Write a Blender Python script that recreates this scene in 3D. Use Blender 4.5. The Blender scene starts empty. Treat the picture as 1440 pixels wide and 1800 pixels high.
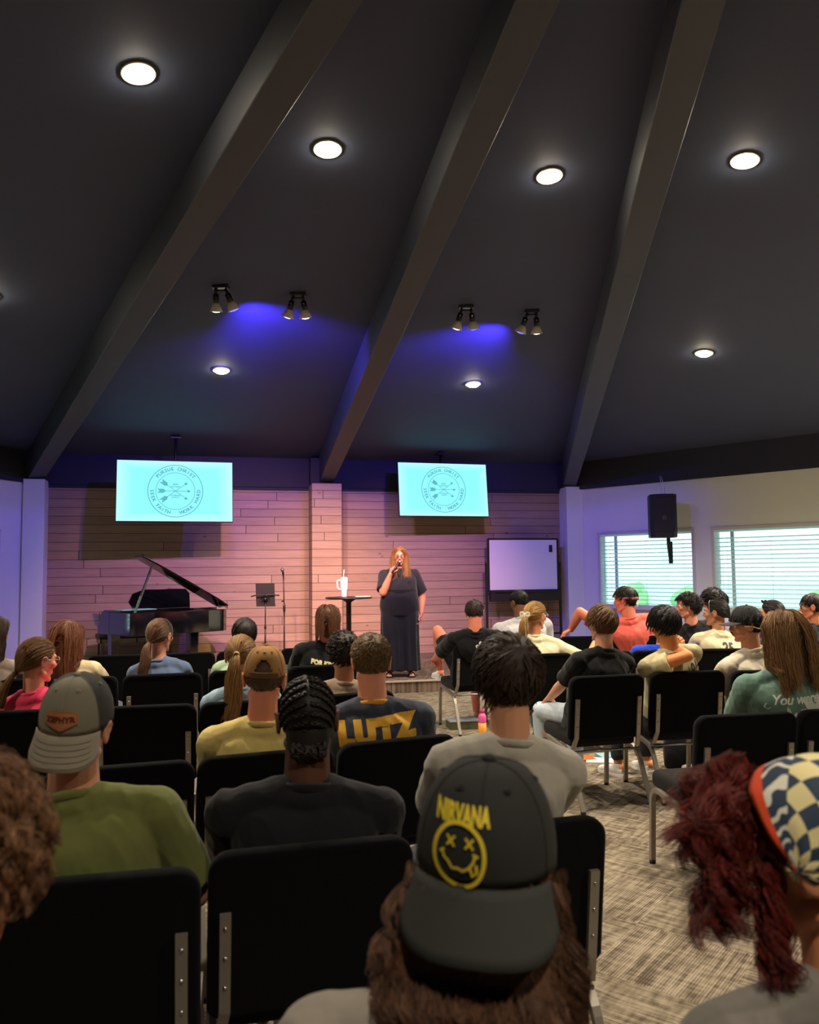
import bpy, bmesh, math, random
import numpy as np
from mathutils import Vector, Matrix, noise
from mathutils.bvhtree import BVHTree

sc = bpy.context.scene
COL = sc.collection
R = math.radians
rng = random.Random(7)
npr = np.random.RandomState(11)

# ------------------------------------------------------------------ camera
CAMH = 1.55
TH = math.atan(100 / 1440)
RO = math.atan(.0105)
_f = Vector((0, math.cos(TH), math.sin(TH)))
_r0 = Vector((1, 0, 0))
_u0 = _r0.cross(_f)
_r = _r0 * math.cos(RO) - _u0 * math.sin(RO)
_u = _r0 * math.sin(RO) + _u0 * math.cos(RO)
cam = bpy.data.cameras.new('camera')
cam.sensor_fit = 'HORIZONTAL'
cam.sensor_width = 36
cam.lens = 36
cam.clip_start = .05
cam.clip_end = 300
camo = bpy.data.objects.new('camera', cam)
COL.objects.link(camo)
camo.matrix_world = Matrix(((_r.x, _u.x, -_f.x, 0), (_r.y, _u.y, -_f.y, 0), (_r.z, _u.z, -_f.z, CAMH), (0, 0, 0, 1)))
cam.dof.use_dof = True
cam.dof.focus_distance = 8.0
cam.dof.aperture_fstop = 6
sc.camera = camo

# ------------------------------------------------------------------ world: bright overcast daylight outside the windows
wd = bpy.data.worlds.new('daylight')
sc.world = wd
wd.use_nodes = True
bg = wd.node_tree.nodes['Background']
bg.inputs[0].default_value = (.58, .95, .97, 1)
bg.inputs[1].default_value = 2.3
sc.view_settings.view_transform = 'Standard'
sc.view_settings.look = 'None'
sc.view_settings.gamma = 1
sc.view_settings.exposure = 0.0
sc.view_settings.use_curve_mapping = False

WARM = (1.0, .85, .66)
# energies of the room's lamps
E_DOWN = 370
E_SPOTW = 780
E_SPOTB = 520

# ------------------------------------------------------------------ room plan (metres)
PL = Vector((-5.70, 12.45)); PR = Vector((2.78, 14.50)); PM = (PL + PR) / 2
EW = (PR - PL).normalized(); NW = Vector((EW.y, -EW.x))          # stage wall direction, inward normal
ER = Vector((2.94, -3.13)).normalized(); NR = Vector((ER.y, -ER.x))  # window wall
P3 = PR + ER * 8.72
P7 = PL + Vector((-.286, -.958)) * 8.72
EL = (P7 - PL).normalized(); NL = Vector((-EL.y, EL.x))
P4 = Vector((7.6, -3.4)); P5 = Vector((.2, -5.6)); P6 = Vector((-7.2, -3.6))
POLY = [PL, PM, PR, P3, P4, P5, P6, P7]
ZT = 2.90; ZC = 3.37; APX = Vector((1.24, 1.475)); ZA = 5.12
STZ = .14

# a scratch scene in which modifiers and text are turned into plain meshes
SCR = bpy.data.scenes.new('scratch')
def baked(o):
    SCR.collection.objects.link(o)
    vl = SCR.view_layers[0]; vl.update(); dg = vl.depsgraph; dg.update()
    me = bpy.data.meshes.new_from_object(o.evaluated_get(dg))
    SCR.collection.objects.unlink(o)
    return me
# ------------------------------------------------------------------ object helpers
def tag(o, label=None, cat=None, group=None, kind=None):
    if label: o['label'] = label
    if cat: o['category'] = cat
    if group: o['group'] = group
    if kind: o['kind'] = kind
    return o

def empty(name, loc, rz=0, label=None, cat=None, group=None):
    o = bpy.data.objects.new(name, None)
    o.empty_display_size = .1
    COL.objects.link(o)
    o.location = loc
    o.rotation_euler = (0, 0, rz)
    return tag(o, label, cat, group)

def obj(name, me, mat=None, parent=None, smooth=False):
    if isinstance(me, bmesh.types.BMesh):
        m = bpy.data.meshes.new(name)
        me.normal_update()
        me.to_mesh(m)
        me.free()
        me = m
    if mat is not None and len(me.materials) == 0:
        for mm in (mat if isinstance(mat, (list, tuple)) else [mat]):
            me.materials.append(mm)
    if smooth:
        me.polygons.foreach_set('use_smooth', [True] * len(me.polygons))
    o = bpy.data.objects.new(name, me)
    COL.objects.link(o)
    if parent is not None: o.parent = parent
    return o

def copy_tree(o, parent=None):
    c = o.copy(); COL.objects.link(c)
    if parent is not None: c.parent = parent
    for ch in list(o.children): copy_tree(ch, c)
    return c

def struct(name, bm, mat, **k):
    return tag(obj(name, bm, mat, **k), kind='structure')

def box(bm, c, s, rot=None, mi=0):
    m = Matrix.Translation(Vector(c))
    if rot is not None: m = m @ rot.to_4x4()
    m = m @ Matrix.Diagonal((s[0], s[1], s[2], 1))
    r = bmesh.ops.create_cube(bm, size=1, matrix=m)
    if mi:
        for f in {f for v in r['verts'] for f in v.link_faces}: f.material_index = mi
    return r['verts']

def bev(bm, w, seg=2, ang=40):
    es = [e for e in bm.edges if len(e.link_faces) == 2 and e.calc_face_angle(0) > R(ang)]
    if es: bmesh.ops.bevel(bm, geom=es, offset=w, segments=seg, profile=.5, affect='EDGES', clamp_overlap=True)

def NB(): return bmesh.new()

def frame_from(d):
    d = Vector(d).normalized()
    a = Vector((0, 0, 1)) if abs(d.z) < .95 else Vector((1, 0, 0))
    x = a.cross(d).normalized()
    y = d.cross(x)
    return x, y, d

def tube(bm, pts, r, seg=10, cap=True, sq=None, mi=0):
    """sweep a round (or rectangular sq=(w,h)) section along pts; r scalar or list"""
    pts = [Vector(p) for p in pts]
    n = len(pts)
    rs = r if isinstance(r, (list, tuple)) else [r] * n
    rings = []
    px = None
    for i, p in enumerate(pts):
        d = (pts[min(i + 1, n - 1)] - pts[max(i - 1, 0)]).normalized()
        if px is None: x, y, _ = frame_from(d)
        else:
            x = (px - d * px.dot(d)).normalized(); y = d.cross(x)
        px = x
        if sq:
            # compensate mitre
            ring = [bm.verts.new(p + x * a * sq[0] / 2 + y * b * sq[1] / 2) for a, b in ((-1, -1), (1, -1), (1, 1), (-1, 1))]
        else:
            ring = [bm.verts.new(p + (x * math.cos(2 * math.pi * k / seg) + y * math.sin(2 * math.pi * k / seg)) * rs[i]) for k in range(seg)]
        rings.append(ring)
    m = len(rings[0])
    for a, b in zip(rings, rings[1:]):
        for k in range(m):
            f = bm.faces.new((a[k], a[(k + 1) % m], b[(k + 1) % m], b[k])); f.material_index = mi; f.smooth = not sq
    if cap:
        f = bm.faces.new(rings[0][::-1]); f.material_index = mi
        f = bm.faces.new(rings[-1]); f.material_index = mi
    return rings

def lathe(bm, prof, c=(0, 0, 0), seg=24, mi=0, axis=None, smooth=True):
    """prof = [(r,z)...]"""
    c = Vector(c)
    X, Y, Z = (Vector((1, 0, 0)), Vector((0, 1, 0)), Vector((0, 0, 1))) if axis is None else frame_from(axis)
    rings = []
    for r, z in prof:
        if r < 1e-6: rings.append([bm.verts.new(c + Z * z)])
        else: rings.append([bm.verts.new(c + Z * z + (X * math.cos(2 * math.pi * k / seg) + Y * math.sin(2 * math.pi * k / seg)) * r) for k in range(seg)])
    for a, b in zip(rings, rings[1:]):
        for k in range(seg):
            k2 = (k + 1) % seg
            if len(a) == 1 and len(b) == 1: continue
            if len(a) == 1: vs = (a[0], b[k2], b[k])
            elif len(b) == 1: vs = (a[k], a[k2], b[0])
            else: vs = (a[k], a[k2], b[k2], b[k])
            f = bm.faces.new(vs); f.smooth = smooth; f.material_index = mi

def prism(bm, pts, z0, z1, mi=0):
    """pts ccw 2-D"""
    a = [bm.verts.new((p[0], p[1], z0)) for p in pts]
    b = [bm.verts.new((p[0], p[1], z1)) for p in pts]
    n = len(pts)
    for k in range(n):
        f = bm.faces.new((a[k], a[(k + 1) % n], b[(k + 1) % n], b[k])); f.material_index = mi
    bm.faces.new(a[::-1]).material_index = mi
    bm.faces.new(b).material_index = mi

def sphere(bm, c, r, rot=None, u=16, v=10, mi=0):
    if not hasattr(r, '__len__'): r = (r, r, r)
    c = Vector(c); new = bm.verts.new
    def P(x, y, z):
        q = Vector((x * r[0], y * r[1], z * r[2]))
        return new(c + (rot @ q if rot is not None else q))
    top = P(0, 0, 1); bot = P(0, 0, -1); rings = []
    for j in range(1, v):
        a = math.pi * j / v; s, z = math.sin(a), math.cos(a)
        rings.append([P(s * math.cos(2 * math.pi * k / u), s * math.sin(2 * math.pi * k / u), z) for k in range(u)])
    fs = []
    for k in range(u):
        k2 = (k + 1) % u
        fs.append(bm.faces.new((top, rings[0][k], rings[0][k2]))); fs.append(bm.faces.new((bot, rings[-1][k2], rings[-1][k])))
        for a, b in zip(rings, rings[1:]): fs.append(bm.faces.new((a[k], b[k], b[k2], a[k2])))
    for f in fs: f.smooth = True; f.material_index = mi
    return [top, bot] + [w for q in rings for w in q]

def arc(c, r, a0, a1, n, ax=Vector((1, 0, 0)), ay=Vector((0, 0, 1))):
    return [Vector(c) + ax * math.cos(a0 + (a1 - a0) * k / n) * r + ay * math.sin(a0 + (a1 - a0) * k / n) * r for k in range(n + 1)]

def fillet(pts, r, n=5):
    """round the inner corners of a polyline"""
    pts = [Vector(p) for p in pts]
    out = [pts[0]]
    for i in range(1, len(pts) - 1):
        a, b, c = pts[i - 1], pts[i], pts[i + 1]
        d1 = (a - b); d2 = (c - b)
        rr = min(r, d1.length * .49, d2.length * .49)
        p0 = b + d1.normalized() * rr; p1 = b + d2.normalized() * rr
        for k in range(n + 1):
            t = k / n
            out.append(p0 * (1 - t) ** 2 + b * 2 * t * (1 - t) + p1 * t * t)
    out.append(pts[-1])
    return out

# ------------------------------------------------------------------ materials
def sRGB(h):
    h = h.lstrip('#'); v = [int(h[i:i + 2], 16) / 255 for i in (0, 2, 4)]
    return tuple(((c + .055) / 1.055) ** 2.4 if c > .04045 else c / 12.92 for c in v)

def mat(name, col, rough=.6, metal=0., spec=.5, emit=None, estr=0, trans=0, bump=None, var=None, sheen=0, coat=0, sss=0):
    m = bpy.data.materials.new(name); m.use_nodes = True
    nt = m.node_tree; b = nt.nodes['Principled BSDF']
    if isinstance(col, str): col = sRGB(col)
    b.inputs['Base Color'].default_value = (*col, 1)
    b.inputs['Roughness'].default_value = rough
    b.inputs['Metallic'].default_value = metal
    b.inputs['Specular IOR Level'].default_value = spec
    if sheen: b.inputs['Sheen Weight'].default_value = sheen; b.inputs['Sheen Roughness'].default_value = .5
    if coat: b.inputs['Coat Weight'].default_value = coat; b.inputs['Coat Roughness'].default_value = .05
    if trans: b.inputs['Transmission Weight'].default_value = trans
    if sss:
        b.inputs['Subsurface Weight'].default_value = sss
        b.inputs['Subsurface Radius'].default_value = (.012, .005, .003)
        b.inputs['Subsurface Scale'].default_value = 1
    if emit is not None:
        b.inputs['Emission Color'].default_value = (*(sRGB(emit) if isinstance(emit, str) else emit), 1)
        b.inputs['Emission Strength'].default_value = estr
    L = nt.links.new
    if var:   # (scale, amount, stretch)
        tc = nt.nodes.new('ShaderNodeTexCoord'); mp = nt.nodes.new('ShaderNodeMapping'); mp.inputs['Scale'].default_value = var[2] if len(var) > 2 else (1, 1, 1)
        nz = nt.nodes.new('ShaderNodeTexNoise'); nz.inputs['Scale'].default_value = var[0]; nz.inputs['Detail'].default_value = 5
        rp = nt.nodes.new('ShaderNodeMapRange'); rp.inputs['To Min'].default_value = 1 - var[1]; rp.inputs['To Max'].default_value = 1 + var[1]
        mx = nt.nodes.new('ShaderNodeVectorMath'); mx.operation = 'SCALE'; mx.inputs[0].default_value = col
        L(tc.outputs['Object'], mp.inputs[0]); L(mp.outputs[0], nz.inputs[0]); L(nz.outputs[0], rp.inputs[0]); L(rp.outputs[0], mx.inputs['Scale']); L(mx.outputs[0], b.inputs['Base Color'])
    if bump:  # (scale, strength, dist, stretch)
        tc = nt.nodes.new('ShaderNodeTexCoord'); mp = nt.nodes.new('ShaderNodeMapping'); mp.inputs['Scale'].default_value = bump[3] if len(bump) > 3 else (1, 1, 1)
        nz = nt.nodes.new('ShaderNodeTexNoise'); nz.inputs['Scale'].default_value = bump[0]; nz.inputs['Detail'].default_value = 3
        bp = nt.nodes.new('ShaderNodeBump'); bp.inputs['Strength'].default_value = bump[1]; bp.inputs['Distance'].default_value = bump[2]
        L(tc.outputs['Object'], mp.inputs[0]); L(mp.outputs[0], nz.inputs[0]); L(nz.outputs[0], bp.inputs['Height']); L(bp.outputs[0], b.inputs['Normal'])
    return m

_cloth = {}
def cloth(hexcol, rough=.9):
    k = (hexcol, rough)
    if k not in _cloth:
        _cloth[k] = mat('cloth_' + hexcol.strip('#'), hexcol, rough, spec=.15, var=(40, .08), bump=(9, .55, .02, (1, 1, .6)), sheen=.15)
    return _cloth[k]
_skin = {}
def skin(hexcol='#d99a7c'):
    if hexcol not in _skin:
        _skin[hexcol] = mat('skin_' + hexcol.strip('#'), hexcol, .52, spec=.35, var=(22, .07), bump=(160, .12, .002), sss=.12)
    return _skin[hexcol]
_hair = {}
def hairmat(hexcol, rough=.55):
    if hexcol not in _hair:
        m = bpy.data.materials.new('hair_' + hexcol.strip('#')); m.use_nodes = True
        nt = m.node_tree; b = nt.nodes['Principled BSDF']; c = sRGB(hexcol)
        at = nt.nodes.new('ShaderNodeAttribute'); at.attribute_name = 'tint'
        mx = nt.nodes.new('ShaderNodeVectorMath'); mx.operation = 'MULTIPLY'; mx.inputs[0].default_value = c
        nt.links.new(at.outputs['Color'], mx.inputs[1]); nt.links.new(mx.outputs[0], b.inputs['Base Color'])
        b.inputs['Roughness'].default_value = rough; b.inputs['Specular IOR Level'].default_value = .4
        _hair[hexcol] = m
    return _hair[hexcol]

def wood_mat():
    """grey-washed horizontal pine boards; object coords: x along wall, z up (metres)"""
    m = bpy.data.materials.new('washed_pine_boards'); m.use_nodes = True
    nt = m.node_tree; N = nt.nodes.new; L = nt.links.new; b = nt.nodes['Principled BSDF']
    def M(op, *a):
        n = N('ShaderNodeMath'); n.operation = op
        for i, v in enumerate(a):
            if isinstance(v, (int, float)): n.inputs[i].default_value = v
            else: L(v, n.inputs[i])
        return n.outputs[0]
    tc = N('ShaderNodeTexCoord'); sp = N('ShaderNodeSeparateXYZ'); L(tc.outputs['Object'], sp.inputs[0])
    X, Z = sp.outputs[0], sp.outputs[2]
    bz = M('DIVIDE', Z, .134); idx = M('FLOOR', bz); fz = M('FRACT', bz)
    wn = N('ShaderNodeTexWhiteNoise'); wn.noise_dimensions = '1D'; L(idx, wn.inputs['W'])
    bx = M('ADD', M('DIVIDE', X, 3.7), M('MULTIPLY', wn.outputs[0], 7.3)); ix = M('FLOOR', bx); fx = M('FRACT', bx)
    cb = N('ShaderNodeCombineXYZ'); L(idx, cb.inputs[0]); L(ix, cb.inputs[1])
    w2 = N('ShaderNodeTexWhiteNoise'); w2.noise_dimensions = '3D'; L(cb.outputs[0], w2.inputs['Vector'])
    # grain
    c3 = N('ShaderNodeCombineXYZ'); L(M('ADD', M('MULTIPLY', X, 1.6), M('MULTIPLY', w2.outputs[0], 31)), c3.inputs[0]); L(M('MULTIPLY', Z, 38), c3.inputs[2]); L(M('MULTIPLY', w2.outputs[0], 9), c3.inputs[1])
    nz = N('ShaderNodeTexNoise'); nz.inputs['Scale'].default_value = 1.5; nz.inputs['Detail'].default_value = 6; nz.inputs['Distortion'].default_value = .6; L(c3.outputs[0], nz.inputs[0])
    # knots
    c4 = N('ShaderNodeCombineXYZ'); L(M('ADD', M('MULTIPLY', X, 2.0), M('MULTIPLY', w2.outputs[0], 17)), c4.inputs[0]); L(M('MULTIPLY', Z, 4.4), c4.inputs[2])
    vo = N('ShaderNodeTexVoronoi'); vo.inputs['Scale'].default_value = 1.15; L(c4.outputs[0], vo.inputs[0])
    kn = N('ShaderNodeMapRange'); kn.inputs['From Min'].default_value = .02; kn.inputs['From Max'].default_value = .09; kn.inputs['To Min'].default_value = .35; kn.inputs['To Max'].default_value = 1; L(vo.outputs['Distance'], kn.inputs[0])
    groove = M('MULTIPLY', M('MULTIPLY', M('GREATER_THAN', fz, .045), M('LESS_THAN', fz, .985)), M('GREATER_THAN', fx, .003))
    tone = M('ADD', .80, M('MULTIPLY', w2.outputs[0], .22))
    tone = M('MULTIPLY', tone, M('ADD', .66, M('MULTIPLY', nz.outputs[0], .62)))
    tone = M('MULTIPLY', tone, kn.outputs[0])
    tone = M('MULTIPLY', tone, M('ADD', .22, M('MULTIPLY', groove, .78)))
    vm = N('ShaderNodeVectorMath'); vm.operation = 'SCALE'; vm.inputs[0].default_value = sRGB('#b0957c'); L(tone, vm.inputs['Scale'])
    L(vm.outputs[0], b.inputs['Base Color'])
    b.inputs['Roughness'].default_value = .62
    bp = N('ShaderNodeBump'); bp.inputs['Strength'].default_value = .6; bp.inputs['Distance'].default_value = .006
    L(M('ADD', M('MULTIPLY', groove, 1), M('MULTIPLY', nz.outputs[0], .2)), bp.inputs['Height']); L(bp.outputs[0], b.inputs['Normal'])
    return m

def carpet_mat(name, base, dark, rotz=0., tile=.5):
    m = bpy.data.materials.new(name); m.use_nodes = True
    nt = m.node_tree; N = nt.nodes.new; L = nt.links.new; b = nt.nodes['Principled BSDF']
    def M(op, *a):
        n = N('ShaderNodeMath'); n.operation = op
        for i, v in enumerate(a):
            if isinstance(v, (int, float)): n.inputs[i].default_value = v
            else: L(v, n.inputs[i])
        return n.outputs[0]
    tc = N('ShaderNodeTexCoord'); mp = N('ShaderNodeMapping'); mp.inputs['Rotation'].default_value = (0, 0, rotz); L(tc.outputs['Object'], mp.inputs[0])
    sp = N('ShaderNodeSeparateXYZ'); L(mp.outputs[0], sp.inputs[0]); X, Y = sp.outputs[0], sp.outputs[1]
    tx = M('FLOOR', M('DIVIDE', X, tile)); ty = M('FLOOR', M('DIVIDE', Y, tile))
    par = M('MODULO', M('ABSOLUTE', M('ADD', tx, ty)), 2.0)          # quarter-turned tiles
    U = M('ADD', M('MULTIPLY', X, par), M('MULTIPLY', Y, M('SUBTRACT', 1.0, par)))
    V = M('ADD', M('MULTIPLY', Y, par), M('MULTIPLY', X, M('SUBTRACT', 1.0, par)))
    # ribs along V
    rib = M('SINE', M('MULTIPLY', U, 2 * math.pi / .011))
    c1 = N('ShaderNodeCombineXYZ'); L(M('MULTIPLY', U, 55), c1.inputs[0]); L(M('MULTIPLY', V, 4.5), c1.inputs[1]); L(M('MULTIPLY', par, 5.3), c1.inputs[2])
    n1 = N('ShaderNodeTexNoise'); n1.inputs['Scale'].default_value = 1; n1.inputs['Detail'].default_value = 3; L(c1.outputs[0], n1.inputs[0])
    c2 = N('ShaderNodeCombineXYZ'); L(M('MULTIPLY', U, 9), c2.inputs[0]); L(M('MULTIPLY', V, 30), c2.inputs[1]); L(par, c2.inputs[2])
    n2 = N('ShaderNodeTexNoise'); n2.inputs['Scale'].default_value = 1; n2.inputs['Detail'].default_value = 2; L(c2.outputs[0], n2.inputs[0])
    c5 = N('ShaderNodeTexNoise'); c5.inputs['Scale'].default_value = 2.2; c5.inputs['Detail'].default_value = 4; L(mp.outputs[0], c5.inputs[0])
    k = M('ADD', M('ADD', M('MULTIPLY', n1.outputs[0], 1.5), M('MULTIPLY', n2.outputs[0], 1.1)), M('MULTIPLY', c5.outputs[0], .7))
    mr = N('ShaderNodeMapRange'); mr.inputs['From Min'].default_value = 1.35; mr.inputs['From Max'].default_value = 1.95; L(M('ADD', k, M('MULTIPLY', rib, .10)), mr.inputs[0])
    mx = N('ShaderNodeMix'); mx.data_type = 'RGBA'; mx.inputs['A'].default_value = (*sRGB(dark), 1); mx.inputs['B'].default_value = (*sRGB(base), 1); L(mr.outputs[0], mx.inputs['Factor'])
    L(mx.outputs['Result'], b.inputs['Base Color']); b.inputs['Roughness'].default_value = .95; b.inputs['Specular IOR Level'].default_value = .1
    bp = N('ShaderNodeBump'); bp.inputs['Strength'].default_value = .7; bp.inputs['Distance'].default_value = .004; L(M('ADD', rib, M('MULTIPLY', n1.outputs[0], 3)), bp.inputs['Height']); L(bp.outputs[0], b.inputs['Normal'])
    return m

def slat_mat():
    m = bpy.data.materials.new('blind_slat'); m.use_nodes = True; nt = m.node_tree; b = nt.nodes['Principled BSDF']; b.inputs['Base Color'].default_value = (.78, .86, .85, 1); b.inputs['Roughness'].default_value = .5
    t = nt.nodes.new('ShaderNodeBsdfTranslucent'); t.inputs[0].default_value = (.85, 1, .98, 1); x = nt.nodes.new('ShaderNodeMixShader'); x.inputs[0].default_value = .75
    nt.links.new(b.outputs[0], x.inputs[1]); nt.links.new(t.outputs[0], x.inputs[2]); nt.links.new(x.outputs[0], nt.nodes['Material Output'].inputs[0]); return m
MW = dict(
    wood=wood_mat(),
    ceil=mat('ceiling_dark_paint', '#444b62', .75, spec=.3, var=(1.2, .10), bump=(60, .15, .003)),
    beam=mat('beam_dark_paint', '#43454e', .55, spec=.4, var=(3, .06)),
    fascia=mat('fascia_dark_paint', '#353846', .7, spec=.3, var=(2, .08)),
    white=mat('white_wall_paint', '#eaf2e6', .85, spec=.2, var=(3, .03), bump=(120, .08, .002)),
    trim=mat('white_trim', '#d6d3cf', .5),
    dark=mat('room_back_wall_paint', '#5d5a58', .9),
    carpet=carpet_mat('hall_carpet', '#aa9e89', '#62574a', R(38), .5),
    scarpet=carpet_mat('stage_carpet', '#a08a78', '#5e4f48', R(13), .5),
    blind=slat_mat(),
    chfab=mat('black_upholstery', '#0d0e11', .95, spec=.06, var=(200, .25), bump=(420, .35, .002), sheen=.04),
    chseat=mat('black_upholstery_seat', '#1e1d1d', .95, spec=.12, var=(200, .25), bump=(420, .35, .002), sheen=.05),
    frame=mat('silver_vein_frame', '#9c968c', .42, metal=.6, bump=(90, .1, .001)),
    bolt=mat('bolt_steel', '#c8c6c0', .25, metal=1),
    rubber=mat('black_rubber', '#101010', .7),
    black=mat('black_plastic', '#131416', .45),
    gloss=mat('black_lacquer', '#0a0b0d', .08, spec=.6, coat=.6),
    chrome=mat('chrome', '#d8d8d8', .12, metal=1),
    steel=mat('brushed_steel', '#9a9a9a', .35, metal=1),
    teal=mat('teal_sheet', '#7fc9bd', .6),
    shade=mat('spot_shade_glass', '#cfc8bc', .4),
    wb=mat('whiteboard_surface', '#e6e4ea', .25),
    tumbler=mat('white_tumbler', '#efedf0', .35),
    tabletop=mat('black_table', '#1c1b1c', .35),
    paper=mat('white_paper', '#e6e3dc', .8),
    gold=mat('gold', '#e0a83a', .4),
    green=mat('outdoor_leaves', '#a8d28a', .8, var=(5, .3)),
    grass=mat('outdoor_pavement', '#d4ddd8', .9, var=(2, .06)),
)
# ================================================================== SETTING
def v3(p, z): return Vector((p.x, p.y, z))

# floor
bm = NB(); prism(bm, [(p.x, p.y) for p in reversed(POLY)], -.1, 0)
struct('floor', bm, MW['carpet'])

# ceiling: one folded surface rising to the apex
def fan(bm, zc, za, up):
    ring = [bm.verts.new(v3(p, zc + up)) for p in POLY]; a = bm.verts.new((APX.x, APX.y, za + up)); return ring, a
bm = NB()
r1, a1 = fan(bm, ZC, ZA, 0); r2, a2 = fan(bm, ZC, ZA, .12)
for k in range(len(POLY)):
    j = (k + 1) % len(POLY)
    bm.faces.new((r1[k], r1[j], a1)); bm.faces.new((r2[j], r2[k], a2)); bm.faces.new((r1[j], r1[k], r2[k], r2[j]))
struct('ceiling', bm, MW['ceil'])

def wall_obj(name, P, d, n, length, z0, z1, th, m, s0=0., holes=(), off=0., rz=None):
    """wall slab; local x along d, y out of the room, z up; holes = [(s0,s1,z0,z1)]"""
    bm = NB()
    def seg(a, b, c, e):
        if b - a > 1e-4 and e - c > 1e-4: box(bm, ((a + b) / 2, th / 2 - off, (c + e) / 2), (b - a, th, e - c))
    x = s0
    for h in sorted(holes):
        seg(x, h[0], z0, z1); seg(h[0], h[1], z0, h[2]); seg(h[0], h[1], h[3], z1); x = h[1]
    seg(x, length, z0, z1)
    o = struct(name, bm, m)
    o.location = (P.x, P.y, 0); o.rotation_euler = (0, 0, math.atan2(d.y, d.x))
    return o

LW = (PR - PL).length
wall_obj('wall_stage', PL, EW, NW, LW, 0, ZT, .15, MW['wood'])
HOLR = [(.69, 2.38, .91, 2.10), (2.73, 4.42, .91, 2.10), (4.78, 6.47, .91, 2.10)]
wall_obj('wall_right', PR, ER, NR, 8.72, 0, ZT, .18, MW['white'], holes=HOLR)
# left wall runs from P7 to PL so that its outside is also local +y
HOLL = [(8.72 - 2.75, 8.72 - .75, .6, 2.15), (8.72 - 5.2, 8.72 - 3.2, .6, 2.15)]
wall_obj('wall_left', P7, -EL, NL, 8.72, 0, ZT, .18, MW['white'], holes=HOLL)
def backwall(name, a, b): wall_obj(name, a, (b - a).normalized(), None, (b - a).length, 0, ZC, .15, MW['dark'])
backwall('wall_back_right', P3, P4); backwall('wall_back_centre', P4, P5); backwall('wall_back_left', P5, P6); backwall('wall_left_rear', P6, P7)
# dark fascia band above the walls
for nm, a, b in (('trim_1', PL, PR), ('trim_2', PR, P3), ('trim_3', P7, PL)):
    d = (b - a).normalized()
    wall_obj(nm, a, d, None, (b - a).length, ZT, ZC + .03, .2, MW['fascia'], off=.05)
# thin dark trim under the fascia on the stage wall
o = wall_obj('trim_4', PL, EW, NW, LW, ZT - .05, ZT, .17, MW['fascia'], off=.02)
# baseboards
wall_obj('baseboard_right', PR, ER, NR, 8.72, 0, .1, .03, MW['black'], off=.02)
wall_obj('baseboard_left', P7, -EL, NL, 8.72, 0, .1, .03, MW['black'], off=.02)

# columns
def column(name, P, d, s, w, dep, m, z1, front):
    bm = NB(); box(bm, (0, 0, z1 / 2), (w, dep, z1)); bev(bm, .006, 1)
    c = P + d * s + NW * front
    o = struct(name, bm, m); o.location = (c.x, c.y, 0); o.rotation_euler = (0, 0, math.atan2(d.y, d.x)); return o
column('trim_5', PL, EW, 4.40, .48, .44, MW['wood'], 2.93, .22)
column('trim_6', PL, EW, .03, .30, .34, MW['white'], 2.95, .14)
column('trim_7', PL, EW, LW + .02, .30, .34, MW['white'], 2.95, .14)
# short dark post over the middle column and corners
for k, s, f in ((8, 4.31, .12), (9, LW - .02, .1), (10, .05, .1)):
    bm = NB(); box(bm, (0, 0, 3.15), (.30, .3, .42)); c = PL + EW * s + NW * f
    o = struct('trim_%d' % k, bm, MW['fascia']); o.location = (c.x, c.y, 0); o.rotation_euler = (0, 0, math.atan2(EW.y, EW.x))

# rafters
def rafter(n, P, w=.23):
    bm = NB(); A = APX
    d = (A - P).normalized(); s = Vector((-d.y, d.x)) * w / 2
    L = (A - P).length
    sec = []
    for t in (-.02, 1.0):
        q = P + d * L * t
        zb = 2.95 + (4.85 - 2.95) * t; zt = ZC + .05 + (ZA - ZC) * t
        sec.append([bm.verts.new((q.x - s.x, q.y - s.y, zb)), bm.verts.new((q.x + s.x, q.y + s.y, zb)), bm.verts.new((q.x + s.x, q.y + s.y, zt)), bm.verts.new((q.x - s.x, q.y - s.y, zt))])
    a, b = sec
    for k in range(4): bm.faces.new((a[k], a[(k + 1) % 4], b[(k + 1) % 4], b[k]))
    bm.faces.new(a[::-1]); bm.faces.new(b)
    bmesh.ops.recalc_face_normals(bm, faces=bm.faces)
    bev(bm, .006, 1)
    struct('trim_%d' % n, bm, MW['beam'])
for i, P in enumerate([PL + EW * .02 + NW * .15, PL + EW * 4.42 + NW * .15, PR + NW * .15, P3, P7, P4, P6, P5]): rafter(11 + i, P)
bm = NB(); lathe(bm, [(0, 4.72), (.34, 4.72), (.36, 4.78), (.36, 5.15), (0, 5.15)], (APX.x, APX.y, 0), 16)
struct('trim_19', bm, MW['beam'])

# stage platform
s_out = [PL + EW * .0, PL + EW * LW]
# front edge: straight line roughly 3.5 m in front of the wall
E0 = Vector((-6.35, 9.1)); E1 = Vector((.42, 10.50)); E2 = Vector((3.55, 13.6))
bm = NB(); prism(bm, [(p.x, p.y) for p in [E0, E1, E2, PR, PL]], 0, STZ)
struct('floor_stage', bm, MW['scarpet'])
bm = NB()
for a, b in ((E0, E1), (E1, E2)):
    d = (b - a); c = (a + b) / 2
    box(bm, (c.x, c.y, STZ + .004), (d.length, .05, .016), Matrix.Rotation(math.atan2(d.y, d.x), 3, 'Z'))
struct('trim_20', bm, mat('stage_nosing', '#c9b7a6', .5))

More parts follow.
